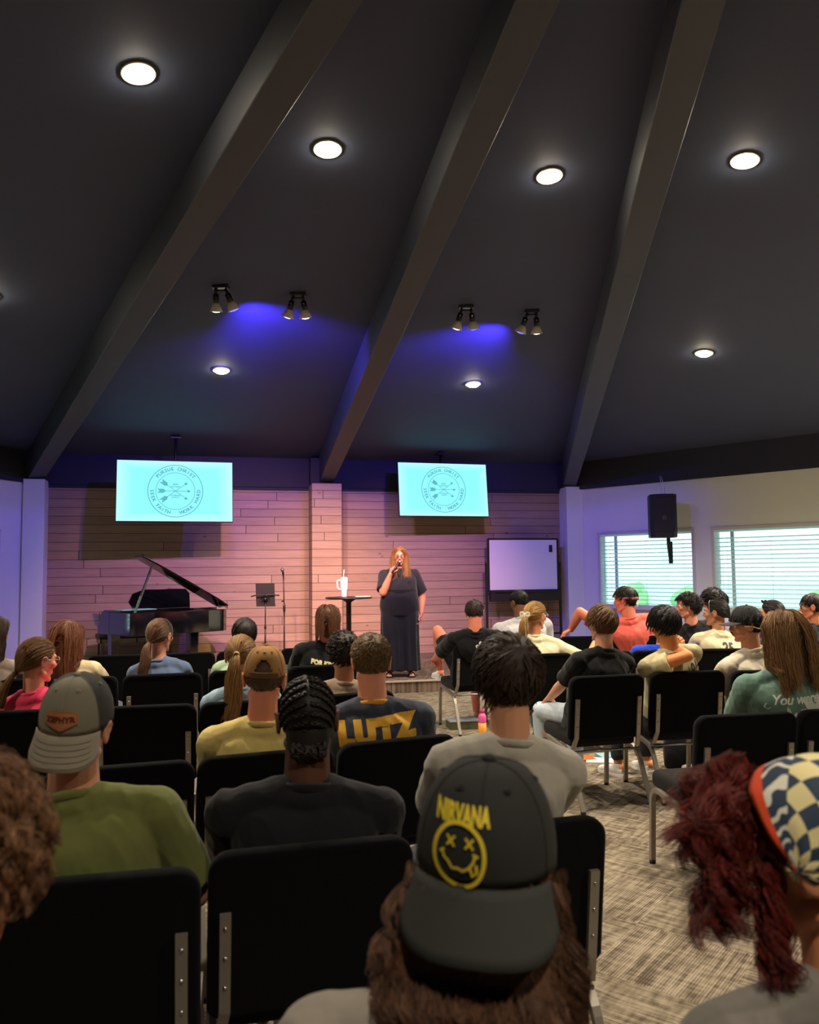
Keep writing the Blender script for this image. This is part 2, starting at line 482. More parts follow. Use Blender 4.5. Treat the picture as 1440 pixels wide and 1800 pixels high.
# windows with blinds
CORD = mat('blind_cord', '#8fa9a6', .8)
WP = mat('window_glass', '#ffffff', .02, trans=1, spec=.3)
def window(n, P, d, h, label, cat='window blind'):
    s0, s1, z0, z1 = h; w = s1 - s0; hh = z1 - z0
    root = empty('window_%d' % n, (P.x + d.x * (s0 + s1) / 2, P.y + d.y * (s0 + s1) / 2, z0), math.atan2(d.y, d.x)); tag(root, kind='structure')
    bm = NB()
    t = .045
    for c, s in (((0, .05, -t / 2 + .01), (w + 2 * t, .16, t)), ((0, .05, hh + t / 2 - .01), (w + 2 * t, .16, t)), ((-w / 2 - t / 2 + .01, .05, hh / 2), (t, .16, hh)), ((w / 2 + t / 2 - .01, .05, hh / 2), (t, .16, hh))): box(bm, c, s)
    bev(bm, .004, 1); obj('window_frame', bm, MW['trim'], root)
    bm = NB(); box(bm, (0, -.045, -.045), (w + .16, .12, .03)); bev(bm, .004, 1); obj('window_sill', bm, MW['trim'], root)
    bm = NB(); box(bm, (0, .14, hh / 2), (w, .006, hh)); obj('window_glass', bm, WP, root)
    bm = NB(); box(bm, (0, .14, hh / 2), (.03, .03, hh)) if n > 3 else box(bm, (-w / 2 + .22, .14, hh / 2), (.05, .03, hh)); obj('mullion', bm, MW['trim'], root)
    # blind
    b = empty('window_blind', (root.location.x, root.location.y, z0), root.rotation_euler.z, label, cat, 'slatted blinds in the windows')
    bm = NB(); box(bm, (0, .02, hh - .02), (w - .01, .05, .04)); bev(bm, .004, 1); obj('headrail', bm, MW['blind'], b)
    bm = NB(); n_s = int((hh - .05) / .064); rt = Matrix.Rotation(R(-14), 3, 'X')
    for k in range(n_s):
        box(bm, (0, .03, .03 + .064 * k), (w - .016, .052, .0035), rt)
    box(bm, (0, .03, .006), (w - .016, .05, .012))
    obj('slats', bm, MW['blind'], b)
    for x in (-w / 2 + .12, -w / 2 + .2, w / 2 - .16, 0.02):
        bm = NB(); tube(bm, [(x, .003, .006), (x, .003, hh - .03)], .0018, 5); obj('ladder_cord', bm, CORD, b)
    bm = NB(); tube(bm, [(-w / 2 + .09, -.012, hh - .04), (-w / 2 + .09, -.014, hh * .3)], .004, 6); obj('tilt_wand', bm, MW['trim'], b)
window(1, PR, ER, HOLR[0], 'white slatted blind over the window left of the wall speaker')
window(2, PR, ER, HOLR[1], 'white slatted blind over the window right of the wall speaker')
window(3, PR, ER, HOLR[2], 'white slatted blind over the far right window past the frame edge')
window(4, P7, -EL, HOLL[0], 'white slatted blind over the left wall window beside the stage column')
window(5, P7, -EL, HOLL[1], 'white slatted blind over the left wall window further from the stage')

# outside: lawn and trees seen through the blinds
bm = NB(); prism(bm, [(-60, -60), (60, -60), (60, 90), (-60, 90)], -.6, -.3)
struct('floor_outside', bm, MW['grass'])
def tree(x, y, rad, h, label, seed):
    rr = random.Random(seed)
    t = empty('tree', (x, y, -.3), 0, label, 'tree', 'trees outside the windows')
    bm = NB(); tube(bm, [(0, 0, 0), (.05, 0, h * .45), (0, .05, h * .7)], [.16, .12, .06], 8); obj('trunk', bm, mat('bark', '#6b5a4a', .9), t)
    bm = NB()
    for k in range(16):
        a = rr.uniform(0, 6.28); q = rr.uniform(0, rad * .7); z = h * .62 + rr.uniform(-.3, .38) * h * .6
        vs = sphere(bm, (math.cos(a) * q, math.sin(a) * q, z), rad * rr.uniform(.35, .6), u=14, v=10)
        for v in vs: v.co += Vector((noise.noise(v.co * 2.5), noise.noise(v.co * 2.5 + Vector((9, 0, 0))), noise.noise(v.co * 2.5 + Vector((0, 7, 0))))) * rad * .22
    obj('crown', bm, MW['green'], t)
tree(7.7, 28.5, .55, 1.25, 'round green tree outside seen through the first window', 1)
tree(18.2, 27, 1.7, 3.1, 'green tree outside behind the right edge of the second window', 2)
tree(9.6, 28.5, .5, 1.1, 'low green shrub outside at the bottom of the first window', 3)
tree(14.4, 29, .45, .9, 'low green shrub outside at the bottom of the second window', 4)

# ================================================================== CEILING LIGHTS
def ceil_normal(P, Q):
    n = (v3(Q, ZC) - v3(P, ZC)).cross(Vector((APX.x, APX.y, ZA)) - v3(P, ZC)).normalized()
    return n if n.z < 0 else -n
LENS = mat('lamp_lens', '#ffffff', .5, emit=(1, .86, .62), estr=140)
TRIMD = mat('downlight_trim', '#e8dcc6', .45)
def ceil_z(x, y, P, Q):
    n = ceil_normal(P, Q); a = v3(P, ZC)
    return a.z - (n.x * (x - a.x) + n.y * (y - a.y)) / n.z
def downlight(x, y, P, Q, label, e=1.0, lens=True):
    z = ceil_z(x, y, P, Q); n = ceil_normal(P, Q)
    t = empty('ceiling_downlight', (x, y, z), 0, label, 'ceiling light', 'round ceiling downlights')
    bm = NB(); lathe(bm, [(.076, -.005), (.098, -.002), (.102, .006), (.098, .012), (.080, .014), (.076, .004)], (0, 0, 0), 32, axis=n, smooth=False); bmesh.ops.recalc_face_normals(bm, faces=bm.faces); obj('trim_ring', bm, TRIMD, t)
    bm = NB(); lathe(bm, [(.078, -.002), (.078, .010), (.062, .030), (.03, .041), (0, .044)], (0, 0, 0), 32, axis=n); obj('lens', bm, LENS, t)
    l = bpy.data.lights.new('downlight_beam', 'SPOT'); l.energy = E_DOWN * e; l.color = WARM; l.spot_size = R(135); l.spot_blend = .9; l.shadow_soft_size = .07
    lo = bpy.data.objects.new('downlight_beam', l); COL.objects.link(lo); lo.parent = t; lo.location = (0, 0, -.06)
    return t
downlight(-1.568, 4.624, P7, PL, 'large bright ceiling downlight at the upper left, nearest the left rafter')
downlight(-.548, 5.553, PL, PM, 'bright ceiling downlight in the near row, between the left and middle rafters')
downlight(1.079, 5.974, PM, PR, 'bright ceiling downlight in the near row, between the middle and right rafters')
downlight(2.442, 5.71, PR, P3, 'bright ceiling downlight in the near row, right of the right rafter')
downlight(-2.189, 9.462, PL, PM, 'small ceiling downlight above the left screen, in the row near the stage', .55)
downlight(.826, 10.269, PM, PR, 'small ceiling downlight above the right screen, in the row near the stage', .55)
downlight(3.338, 9.086, PR, P3, 'small ceiling downlight in the far row, right of the right rafter', 2.2)
downlight(-3.70, 7.07, P7, PL, 'ceiling downlight at the left frame edge, half out of view', 1.6)
# the same fittings behind the camera
downlight(-1.9, -.4, P6, P7, 'ceiling downlight behind the audience on the left', 1.2)
downlight(.6, -.9, P4, P5, 'ceiling downlight behind the audience in the middle', 1.2)
downlight(3.6, .6, P3, P4, 'ceiling downlight behind the audience on the right', 1.2)
downlight(-4.4, 2.6, P6, P7, 'ceiling downlight above the left aisle behind the frame edge', 1.0)
downlight(5.6, 7.0, PR, P3, 'added ceiling downlight outside the frame, brightening the window wall', 7.5)  # unseen extra lamp, added ahead of the camera to brighten the window wall

def aim(o, frm, to):
    d = (Vector(to) - Vector(frm)).normalized()
    o.rotation_euler = d.to_track_quat('-Z', 'Y').to_euler()
def lamp(parent, loc, to, e, col, size, blend=.85, rad=.04):
    l = bpy.data.lights.new('spot_beam', 'SPOT'); l.energy = e; l.color = col; l.spot_size = R(size); l.spot_blend = blend; l.shadow_soft_size = rad
    lo = bpy.data.objects.new('spot_beam', l); COL.objects.link(lo); lo.parent = parent; lo.location = loc
    aim(lo, Vector(parent.location) + Vector(loc), to)
BULBW = mat('bulb_warm', '#ffffff', .4, emit=(1, .8, .55), estr=9)
BULBB = mat('bulb_blue', '#3030ff', .4, emit=(.05, .05, 1), estr=8)
def twin(x, y, P, Q, label, heads, z=None):
    """heads: [(side, lean, aim, energy, colour, size, blue)]"""
    zc = ceil_z(x, y, P, Q)
    t = empty('twin_spotlight', (x, y, zc), 0, label, 'spotlight', 'black twin spotlights on the ceiling')
    bm = NB(); box(bm, (0, 0, -.012), (.15, .07, .03)); bev(bm, .006, 2)
    tube(bm, [(-.055, 0, -.045), (.055, 0, -.045)], .009, 8)
    obj('mount', bm, MW['black'], t)
    for sd, lean, to, e, col, size, blue in heads:
        p0 = Vector((sd * .045, 0, -.03)); d = Vector((lean, .32, -1)).normalized()
        bm = NB(); tube(bm, [p0, p0 + d * .05], .014, 10); tube(bm, [p0 + d * .045, p0 + d * .13], [.026, .03], 14); st = obj('stem', bm, MW['black'], t)
        bm = NB(); box(bm, p0 + d * .08 + Vector((0, -.03, 0)), (.012, .006, .012)); obj('knob', bm, MW['bolt'], st)
        bm = NB(); lathe(bm, [(.026, .125), (.032, .128), (.062, .205), (.059, .207), (.03, .135)], p0, 20, axis=d); sh = obj('lamp_shade', bm, MW['shade'], t)
        bm = NB(); lathe(bm, [(0, .215), (.03, .21), (.05, .20), (.05, .19), (0, .185)], p0, 16, axis=d); obj('bulb', bm, BULBB if blue else BULBW, sh)
        lamp(t, p0 + d * .235, to, e, col, size)
BLUE = (.10, .05, 1)
GOLD = (1, .62, .25)
PINK = (1, .46, .32)
wl = lambda s, z: tuple(PL + EW * s) + (z,)
twin(-1.734, 7.45, PL, PM, 'black twin spotlight with off-white shades, leftmost of the four on the ceiling',
     [(-1, -.05, wl(4.9, .4), E_SPOTW * 1.25, GOLD, 44, False), (1, .38, wl(5.6, 2.8), E_SPOTB, BLUE, 92, True)])
twin(-1.043, 7.66, PL, PM, 'black twin spotlight with a blue-lit shade, second from left on the ceiling',
     [(-1, -.35, wl(1.0, 1.7), E_SPOTB * .8, BLUE, 70, False), (1, .1, wl(3.0, .7), E_SPOTW * 1.15, PINK, 60, False)])
twin(.594, 8.079, PM, PR, 'black twin spotlight with splayed shades, third from left on the ceiling',
     [(-1, -.3, wl(3.9, .3), E_SPOTW * 1.15, GOLD, 44, False), (1, .15, wl(8.2, 1.5), E_SPOTB * .8, BLUE, 62, True)])
twin(1.277, 8.247, PM, PR, 'black twin spotlight with off-white shades, rightmost of the four on the ceiling',
     [(-1, -.38, wl(3.6, 2.8), E_SPOTB, BLUE, 92, True), (1, .05, wl(5.8, .8), E_SPOTW * .95, PINK, 46, False)])

# ================================================================== SCREENS
def text_mesh(s, size, align='CENTER', font_shear=0., bold=0., spacing=1.0, word=1.0):
    cu = bpy.data.curves.new('t', 'FONT'); cu.body = s; cu.size = size; cu.align_x = align; cu.align_y = 'CENTER'
    cu.offset = bold; cu.space_character = spacing; cu.space_word = word; cu.shear = font_shear; cu.resolution_u = 3
    o = bpy.data.objects.new('t', cu); me = baked(o)
    bm = NB(); bm.from_mesh(me)
    bpy.data.objects.remove(o); bpy.data.curves.remove(cu); bpy.data.meshes.remove(me)
    bmesh.ops.remove_doubles(bm, verts=bm.verts, dist=1e-5)
    return bm

def merge(dst, src, M=None, mi=None):
    if M is not None: bmesh.ops.transform(src, matrix=M, verts=src.verts)
    vm = {v: dst.verts.new(v.co) for v in src.verts}
    for f in src.faces:
        try:
            g = dst.faces.new([vm[v] for v in f.verts]); g.material_index = f.material_index if mi is None else mi; g.smooth = f.smooth
        except ValueError: pass
    src.free()

def flat_ring(bm, r, w, n=64, c=(0, 0), z=0, sx=1, sy=1):
    a = [bm.verts.new((c[0] + math.cos(2 * math.pi * k / n) * (r - w / 2) * sx, c[1] + math.sin(2 * math.pi * k / n) * (r - w / 2) * sy, z)) for k in range(n)]
    b = [bm.verts.new((c[0] + math.cos(2 * math.pi * k / n) * (r + w / 2) * sx, c[1] + math.sin(2 * math.pi * k / n) * (r + w / 2) * sy, z)) for k in range(n)]
    for k in range(n): bm.faces.new((a[k], b[k], b[(k + 1) % n], a[(k + 1) % n]))

def flat_poly(bm, pts, z=0):
    bm.faces.new([bm.verts.new((p[0], p[1], z)) for p in pts])

def flat_line(bm, pts, w, z=0, closed=False):
    """poly-line with width, made of quads"""
    pts = [Vector((p[0], p[1])) for p in pts]; n = len(pts)
    ws = w if isinstance(w, (list, tuple)) else [w] * n
    A, B = [], []
    for i, p in enumerate(pts):
        if closed: d = pts[(i + 1) % n] - pts[i - 1]
        else: d = pts[min(i + 1, n - 1)] - pts[max(i - 1, 0)]
        d.normalize(); s = Vector((-d.y, d.x)) * ws[i] / 2
        A.append(bm.verts.new((p.x + s.x, p.y + s.y, z))); B.append(bm.verts.new((p.x - s.x, p.y - s.y, z)))
    for i in range(n if closed else n - 1):
        j = (i + 1) % n; bm.faces.new((A[i], B[i], B[j], A[j]))

def arc_text(bm, s, r, a_mid, span, size, flip=False, z=0):
    n = len(s)
    for i, ch in enumerate(s):
        if ch == ' ': continue
        t = (i / (n - 1) - .5) * span
        a = a_mid - t if not flip else a_mid + t
        g = text_mesh(ch, size, bold=.0008)
        rot = a - math.pi / 2 if not flip else a + math.pi / 2
        merge(bm, g, Matrix.Translation((math.cos(a) * r, math.sin(a) * r, z)) @ Matrix.Rotation(rot, 4, 'Z'))

def screen_logo():
    bm = NB(); flat_ring(bm, .345, .007, 96); flat_ring(bm, .245, .005, 96)
    arc_text(bm, 'PURSUE CHRIST', .295, R(90), R(98), .062)
    arc_text(bm, 'SEEK FAITH', .295, R(217), R(74), .062, True)
    arc_text(bm, 'WORK HARD', .295, R(323), R(74), .062, True)
    for a in (0, 45, -45):
        M = Matrix.Rotation(R(a * .82), 4, 'Z')
        g = NB(); flat_line(g, [(-.2, 0), (.17, 0)], .005)
        flat_poly(g, [(.19, 0), (.145, .02), (.158, 0), (.145, -.02)])
        for k in range(4):
            x = -.2 + k * .02
            flat_line(g, [(x - .02, .026), (x + .012, 0), (x - .02, -.026)], .011)
        merge(bm, g, M)
    for s, y, z in (('FEAR', .088, .03), ('NOTHING', .056, .026), ('COURAGE', -.06, .026), ('ALWAYS', -.086, .022)):
        merge(bm, text_mesh(s, z, bold=.0004), Matrix.Translation((0, y, 0)))
    return bm
# lit screen: colour varies over the panel (paler glow along its edges)
def screen_mat():
    m = bpy.data.materials.new('lit_screen'); m.use_nodes = True; nt = m.node_tree; N = nt.nodes.new; L = nt.links.new; b = nt.nodes['Principled BSDF']
    tc = N('ShaderNodeTexCoord'); sp = N('ShaderNodeSeparateXYZ'); L(tc.outputs['Object'], sp.inputs[0])
    def M(op, *a):
        n = N('ShaderNodeMath'); n.operation = op
        for i, v in enumerate(a):
            if isinstance(v, (int, float)): n.inputs[i].default_value = v
            else: L(v, n.inputs[i])
        return n.outputs[0]
    d = M('MAXIMUM', M('DIVIDE', M('ABSOLUTE', sp.outputs[0]), .80), M('DIVIDE', M('ABSOLUTE', sp.outputs[2]), .44))
    g = N('ShaderNodeMapRange'); g.inputs['From Min'].default_value = .72; g.inputs['From Max'].default_value = 1.0; L(d, g.inputs[0])
    mx = N('ShaderNodeMix'); mx.data_type = 'RGBA'; mx.inputs['A'].default_value = (.28, .95, 1.0, 1); mx.inputs['B'].default_value = (.52, 1.0, 1.0, 1); L(g.outputs[0], mx.inputs['Factor'])
    L(mx.outputs['Result'], b.inputs['Emission Color']); b.inputs['Emission Strength'].default_value = 1.05
    b.inputs['Base Color'].default_value = (.02, .02, .02, 1); b.inputs['Roughness'].default_value = .7; b.inputs['Specular IOR Level'].default_value = .05
    return m
SM = screen_mat(); SI = mat('screen_ink', '#103040', .8, spec=.02, emit='#4fa6b4', estr=.75)
def tv(x, y, z, w, h, yaw, tilt, label, ztop):
    t = empty('wall_screen', (x, y, z), yaw, label, 'screen', 'lit screens above the stage')
    rt = Matrix.Rotation(tilt, 3, 'X')
    def place(bm): bmesh.ops.rotate(bm, cent=(0, 0, 0), matrix=rt, verts=bm.verts); return bm
    bm = NB(); box(bm, (0, .025, 0), (w + .02, .05, h + .02)); bev(bm, .006, 2); obj('bezel', place(bm), MW['black'], t)
    bm = NB(); box(bm, (0, -.002, 0), (w, .004, h)); p = obj('display', bm, SM, t); p.rotation_euler = (tilt, 0, 0)
    g = screen_logo(); bmesh.ops.transform(g, matrix=Matrix.Translation((0, -.006, 0)) @ Matrix.Rotation(R(90), 4, 'X') @ Matrix.Diagonal((h / .8, h / .8, 1, 1)), verts=g.verts)
    obj('logo', g, SI, p)
    bm = NB(); box(bm, (0, .09, .02), (.5, .06, .34)); tube(bm, [(0, .14, .1), (0, .14, ztop - z)], .022, 10); box(bm, (0, .14, ztop - z - .01), (.14, .14, .02)); obj('mount_pole', bm, MW['black'], t)
yawS = math.atan2(EW.y, EW.x) + R(3)
p = Vector((-3.36, 11.72)); tv(p.x, p.y, 2.70, 1.60, .88, yawS, R(-7), 'lit turquoise screen with a round arrow logo, hanging above the piano', 3.50)
p = Vector((.555, 13.16)); tv(p.x, p.y, 2.82, 1.50, .86, yawS, R(-6), 'lit turquoise screen with a round arrow logo, hanging right of the middle column', 3.42)

# ================================================================== WHITEBOARD
c = PL + EW * 7.73 + NW * .42
wbd = empty('rolling_whiteboard', (c.x, c.y, STZ), math.atan2(EW.y, EW.x), 'blank white board in a black rolling frame at the right of the stage', 'whiteboard')
bm = NB(); box(bm, (0, 0, 1.46), (1.21, .03, .84)); bev(bm, .004, 1); obj('board', bm, MW['wb'], wbd)
bm = NB()
for a, b in (((-.62, 0, 1.03), (-.62, 0, 1.89)), ((.62, 0, 1.03), (.62, 0, 1.89))): tube(bm, [a, b], .012, 8, sq=(.025, .04))
for z in (1.03, 1.89): tube(bm, [(-.63, 0, z), (.63, 0, z)], .012, sq=(.025, .04))
obj('board_frame', bm, MW['black'], wbd)
bm = NB(); box(bm, (0, -.04, .94), (1.24, .10, .17)); bev(bm, .005, 1); box(bm, (0, -.1, 1.015), (1.1, .07, .01)); obj('tray', bm, MW['black'], wbd)
bm = NB()
for sx in (-.66, .66):
    tube(bm, [(sx, .0, .08), (sx, .0, 1.5)], .016, sq=(.035, .035)); tube(bm, [(sx, -.28, .08), (sx, .28, .08)], .016, sq=(.035, .035))
tube(bm, [(-.66, 0, .3), (.66, 0, .3)], .01, sq=(.03, .03)); tube(bm, [(-.66, 0, .98), (.66, 0, .98)], .01, sq=(.03, .03))
obj('stand', bm, MW['black'], wbd)
for sx in (-.66, .66):
    for sy in (-.25, .25):
        bm = NB(); lathe(bm, [(0, -.012), (.03, -.012), (.03, .012), (0, .012)], (sx, sy, .032), 14, axis=(1, 0, 0)); obj('caster', bm, MW['rubber'], wbd)
bm = NB(); box(bm, (0, 0, 0), (.055, .02, .12)); bev(bm, .004, 1)
o = obj('board_eraser', bm, MW['black']); tag(o, 'small black eraser stuck to the top right of the whiteboard', 'eraser')
q = c + EW * .49 + NW * .0275; o.location = (q.x, q.y, STZ + 1.73); o.rotation_euler = (0, 0, wbd.rotation_euler.z)

# ================================================================== WALL SPEAKER on bracket
s = 2.23; q = PR + ER * s + NR * .62
spk = empty('wall_speaker', (q.x, q.y, 1.98), math.atan2(ER.y, ER.x) + R(38), 'black loudspeaker on a bracket between the two windows', 'speaker')
bm = NB(); prism(bm, [(-.20, .17), (-.20, -.08), (-.13, -.15), (.13, -.15), (.20, -.08), (.20, .17)][::1], 0, .66)
bmesh.ops.recalc_face_normals(bm, faces=bm.faces); bev(bm, .02, 3); obj('cabinet', bm, MW['black'], spk, smooth=False)
bm = NB(); box(bm, (0, -.155, .35), (.32, .012, .52)); bev(bm, .005, 1); obj('grille', bm, mat('speaker_grille', '#0d0f12', .6, bump=(900, .6, .002)), spk)
bm = NB(); lathe(bm, [(.022, 0), (.027, 0), (.027, .006), (.022, .006), (.022, 0)], (.0, -.162, .30), 20, axis=(0, -1, 0)); tube(bm, [(-.012, -.167, .29), (.012, -.167, .31)], .003, 6); obj('emblem', bm, MW['steel'], spk)
bm = NB(); box(bm, (0, -.02, .665), (.12, .03, .014)); box(bm, (.0, -.13, .625), (.085, .02, .022)); obj('carry_handle', bm, MW['steel'], spk)
bm = NB(); tube(bm, fillet([(.08, .05, .02), (.08, .05, -.1), (.12, .18, -.3)], .05), .022, 8, sq=(.045, .05)); box(bm, (.13, .2, -.22), (.06, .05, .34)); obj('bracket', bm, MW['black'], spk)
bm = NB(); a = Vector((0, .1, .66)); tube(bm, [a, (.02, .2, .85), (.02, .33, .98)], .005, 6); tube(bm, [a + Vector((.05, 0, 0)), (.07, .2, .8), (.04, .33, .98)], .005, 6); obj('cable', bm, MW['white'], spk)

# ================================================================== PIANO
pn = empty('grand_piano', (-3.72, 10.93, STZ), R(45), 'glossy black baby grand piano with its lid propped open', 'piano')
W_, D_ = 1.5, .98   # local: x along the camera-side, y away (to the keyboard)
z0, z1 = .55, .86
# plan outline (ccw) : tail side faces -y with a gentle bentside
out = [(0, 0), (.35, -.0), (.75, -.03), (1.15, -.06), (1.40, -.05), (1.49, .02), (1.5, .12), (1.5, .62), (0, .62)]
bm = NB(); prism(bm, out, z0, z1); bmesh.ops.recalc_face_normals(bm, faces=bm.faces); bev(bm, .008, 2); obj('case', bm, MW['gloss'], pn)
# arms with the scroll profile at both ends
for x0, x1 in ((0, .05), (1.45, 1.5)):
    bm = NB()
    prof = [(.62, z0), (.98, z0), (.98, z0 + .12)] + [(.98 - .02 - .10 * (k / 8), z0 + .13 + (.16 * (k / 8) ** 2)) for k in range(9)] + [(.84, z1), (.62, z1)]
    a = [bm.verts.new((x0, y, z)) for y, z in prof]; b = [bm.verts.new((x1, y, z)) for y, z in prof]
    for k in range(len(prof)): bm.faces.new((a[k], a[(k + 1) % len(prof)], b[(k + 1) % len(prof)], b[k]))
    bm.faces.new(a[::-1]); bm.faces.new(b); bmesh.ops.recalc_face_normals(bm, faces=bm.faces); obj('arm', bm, MW['gloss'], pn)
bm = NB(); box(bm, (.75, .80, z0 + .03), (1.4, .36, .06)); bev(bm, .004, 1); obj('keybed', bm, MW['gloss'], pn)
kb = NB(); box(kb, (.75, .86, z0 + .085), (1.22, .15, .03)); 
for k in range(52): box(kb, (.14 + k * 1.22 / 52, .86, z0 + .101), (.0008, .15, .001))
obj('white_keys', kb, MW['paper'], pn)
kb = NB()
for k in range(51):
    if k % 7 in (0, 1, 3, 4, 5): box(kb, (.14 + (k + .5) * 1.22 / 52 + .012, .83, z0 + .106), (.012, .09, .014))
obj('black_keys', kb, MW['gloss'], pn)
# front lid flap with teal sheet on the treble corner
bm = NB(); box(bm, (.75, .55, z1 + .01), (1.5, .52, .018)); bev(bm, .004, 1); obj('front_lid', bm, MW['gloss'], pn)
# raised lid, hinged along the bass end (x = 1.5)
al = R(29)
bm = NB(); lo_ = [(-1.5, .30), (-1.5, .05), (-1.30, -.0), (-.75, -.06), (-.25, -.09), (-.04, -.06), (0, .05), (0, .30)]
prism(bm, lo_, 0, .022); bmesh.ops.recalc_face_normals(bm, faces=bm.faces); bev(bm, .005, 1)
bmesh.ops.rotate(bm, cent=(0, 0, 0), matrix=Matrix.Rotation(al, 3, 'Y'), verts=bm.verts); bmesh.ops.translate(bm, vec=(1.5, 0, z1 + .02), verts=bm.verts)
lid = obj('lid', bm, MW['gloss'], pn)
bm = NB()
for k in (.0, .2): lathe(bm, [(0, -.03), (.008, -.03), (.008, .03), (0, .03)], (1.5, .02 + k, z1 + .02), 10, axis=(0, 1, 0))
obj('hinge', bm, MW['chrome'], lid)
bm = NB(); tube(bm, [(.08, .03, z1), (.33, .05, z1 + .62)], .012, sq=(.03, .022)); obj('prop_stick', bm, MW['gloss'], pn)
# music desk
bm = NB(); pts = [(-.44, 0), (.44, 0), (.47, .2), (.42, .27), (.2, .275), (0, .27), (-.24, .275), (-.42, .22), (-.5, .1)]
a = [bm.verts.new((.78 + x, .58 + z * .35, z1 + .02 + z)) for x, z in pts]; b = [bm.verts.new((.78 + x, .60 + z * .35, z1 + .02 + z)) for x, z in pts]
for k in range(len(pts)): bm.faces.new((a[k], a[(k + 1) % len(pts)], b[(k + 1) % len(pts)], b[k]))
bm.faces.new(a[::-1]); bm.faces.new(b); bmesh.ops.recalc_face_normals(bm, faces=bm.faces); obj('music_desk', bm, MW['gloss'], pn)
for x, y in ((.12, .72), (1.36, .72), (.98, .10)):
    bm = NB(); box(bm, (x, y, z0 / 2 + .03), (.13, .13, z0 - .06)); 
    for v in bm.verts:
        if v.co.z < .2: v.co.x = x + (v.co.x - x) * .8; v.co.y = y + (v.co.y - y) * .8
    bev(bm, .006, 1); lg = obj('leg', bm, MW['gloss'], pn)
    bm = NB(); lathe(bm, [(0, -.012), (.03, -.012), (.03, .012), (0, .012)], (x, y, .03), 14, axis=(1, 0, 0)); obj('caster', bm, MW['gold'], lg)
bm = NB(); box(bm, (.75, .42, .12), (.22, .05, .04)); tube(bm, [(.68, .42, .12), (.68, .45, .55)], .012, 8); tube(bm, [(.82, .42, .12), (.82, .45, .55)], .012, 8)
for k in (-.06, 0, .06): box(bm, (.75 + k, .48, .08), (.025, .12, .012))
obj('pedal_lyre', bm, MW['gloss'], pn)
# sheet lying on the treble corner
bm = NB(); box(bm, (0, 0, .006), (.50, .30, .012)); bev(bm, .003, 1)
o = obj('teal_folder', bm, MW['teal']); tag(o, 'flat pale teal folder lying on the left corner of the piano', 'folder')
M = Matrix.Translation(pn.location) @ Matrix.Rotation(R(45), 4, 'Z'); q = M @ Vector((.30, .47, z1 + .0195)); o.location = q; o.rotation_euler = (0, 0, R(45))
# bench
q = M @ Vector((.72, 1.42, 0)); bn = empty('piano_bench', (q.x, q.y, STZ), R(30), 'black padded piano bench behind the piano', 'bench')
bm = NB(); box(bm, (0, 0, .46), (.98, .36, .07)); bev(bm, .02, 3); obj('cushion', bm, mat('bench_leather', '#141414', .35), bn)
bm = NB(); box(bm, (0, 0, .395), (.94, .33, .06)); obj('apron', bm, MW['gloss'], bn)
for x in (-.43, .43):
    for y in (-.13, .13):
        bm = NB(); box(bm, (x, y, .18), (.05, .05, .37)); bev(bm, .004, 1); obj('leg', bm, MW['gloss'], bn)

# ================================================================== MUSIC STAND, MIC STAND, TABLE, TUMBLER
ms = empty('music_stand', (-2.08, 11.8, STZ), R(8), 'black folding music stand between the piano and the microphone stand', 'music stand')
bm = NB(); tube(bm, [(0, 0, .28), (0, 0, .62)], .011, 10); tube(bm, [(0, 0, .6), (0, 0, 1.0)], .008, 10); lathe(bm, [(.008, .57), (.016, .58), (.016, .62), (.008, .63)], seg=12); obj('pole', bm, MW['black'], ms)
for k in range(3):
    a = R(90 + 120 * k); d = Vector((math.cos(a), math.sin(a), 0))
    bm = NB(); tube(bm, [Vector((0, 0, .32)) + d * .012, d * .28 + Vector((0, 0, .012))], .006, sq=(.016, .006)); lg = obj('leg', bm, MW['black'], ms)
    bm = NB(); sphere(bm, d * .28 + Vector((0, 0, .012)), .012, u=8, v=6); obj('rubber_foot', bm, MW['rubber'], lg)
bm = NB(); box(bm, (0, 0, 0), (.27, .008, .34)); bev(bm, .003, 1); box(bm, (0, -.03, -.165), (.27, .06, .008))
bmesh.ops.rotate(bm, cent=(0, 0, 0), matrix=Matrix.Rotation(R(172), 3, 'Z') @ Matrix.Rotation(R(-12), 3, 'X'), verts=bm.verts); bmesh.ops.translate(bm, vec=(0, 0, 1.06), verts=bm.verts)
obj('desk', bm, mat('stand_desk', '#35322f', .5), ms)
bm = NB(); tube(bm, [(-.2, -.05, 1.04), (-.12, -.04, 1.06), (.12, -.04, 1.06), (.2, -.05, 1.05)], .009, 8); tube(bm, [(-.06, -.05, 1.0), (0, -.07, 1.07), (.06, -.05, 1.0)], .009, 8); sphere(bm, (0, -.03, 1.0), .03, u=12, v=8)
obj('clamp_arms', bm, MW['black'], ms)
mc = empty('microphone_stand', (-1.84, 12.0, STZ), 0, 'thin straight microphone stand right of the music stand', 'microphone stand')
bm = NB(); lathe(bm, [(0, 0), (.125, 0), (.13, .006), (.12, .016), (.03, .026), (.012, .04), (0, .04)], seg=32); obj('base', bm, MW['black'], mc)
bm = NB(); tube(bm, [(0, 0, .03), (0, 0, .85)], .011, 10); tube(bm, [(0, 0, .84), (-.012, 0, 1.36)], .008, 10); lathe(bm, [(.011, .8), (.018, .82), (.018, .9), (.009, .92)], seg=12); box(bm, (-.02, 0, .96), (.04, .012, .02)); obj('pole', bm, mat('mic_stand_pole', '#2a2524', .35, metal=.4), mc)
bm = NB(); tube(bm, [(-.012, 0, 1.35), (-.02, -.01, 1.40)], .014, 10); obj('clip', bm, MW['black'], mc)
mi = empty('microphone', (-1.862, 11.98, STZ + 1.40), 0, 'silver-headed microphone clipped on top of the thin stand', 'microphone')
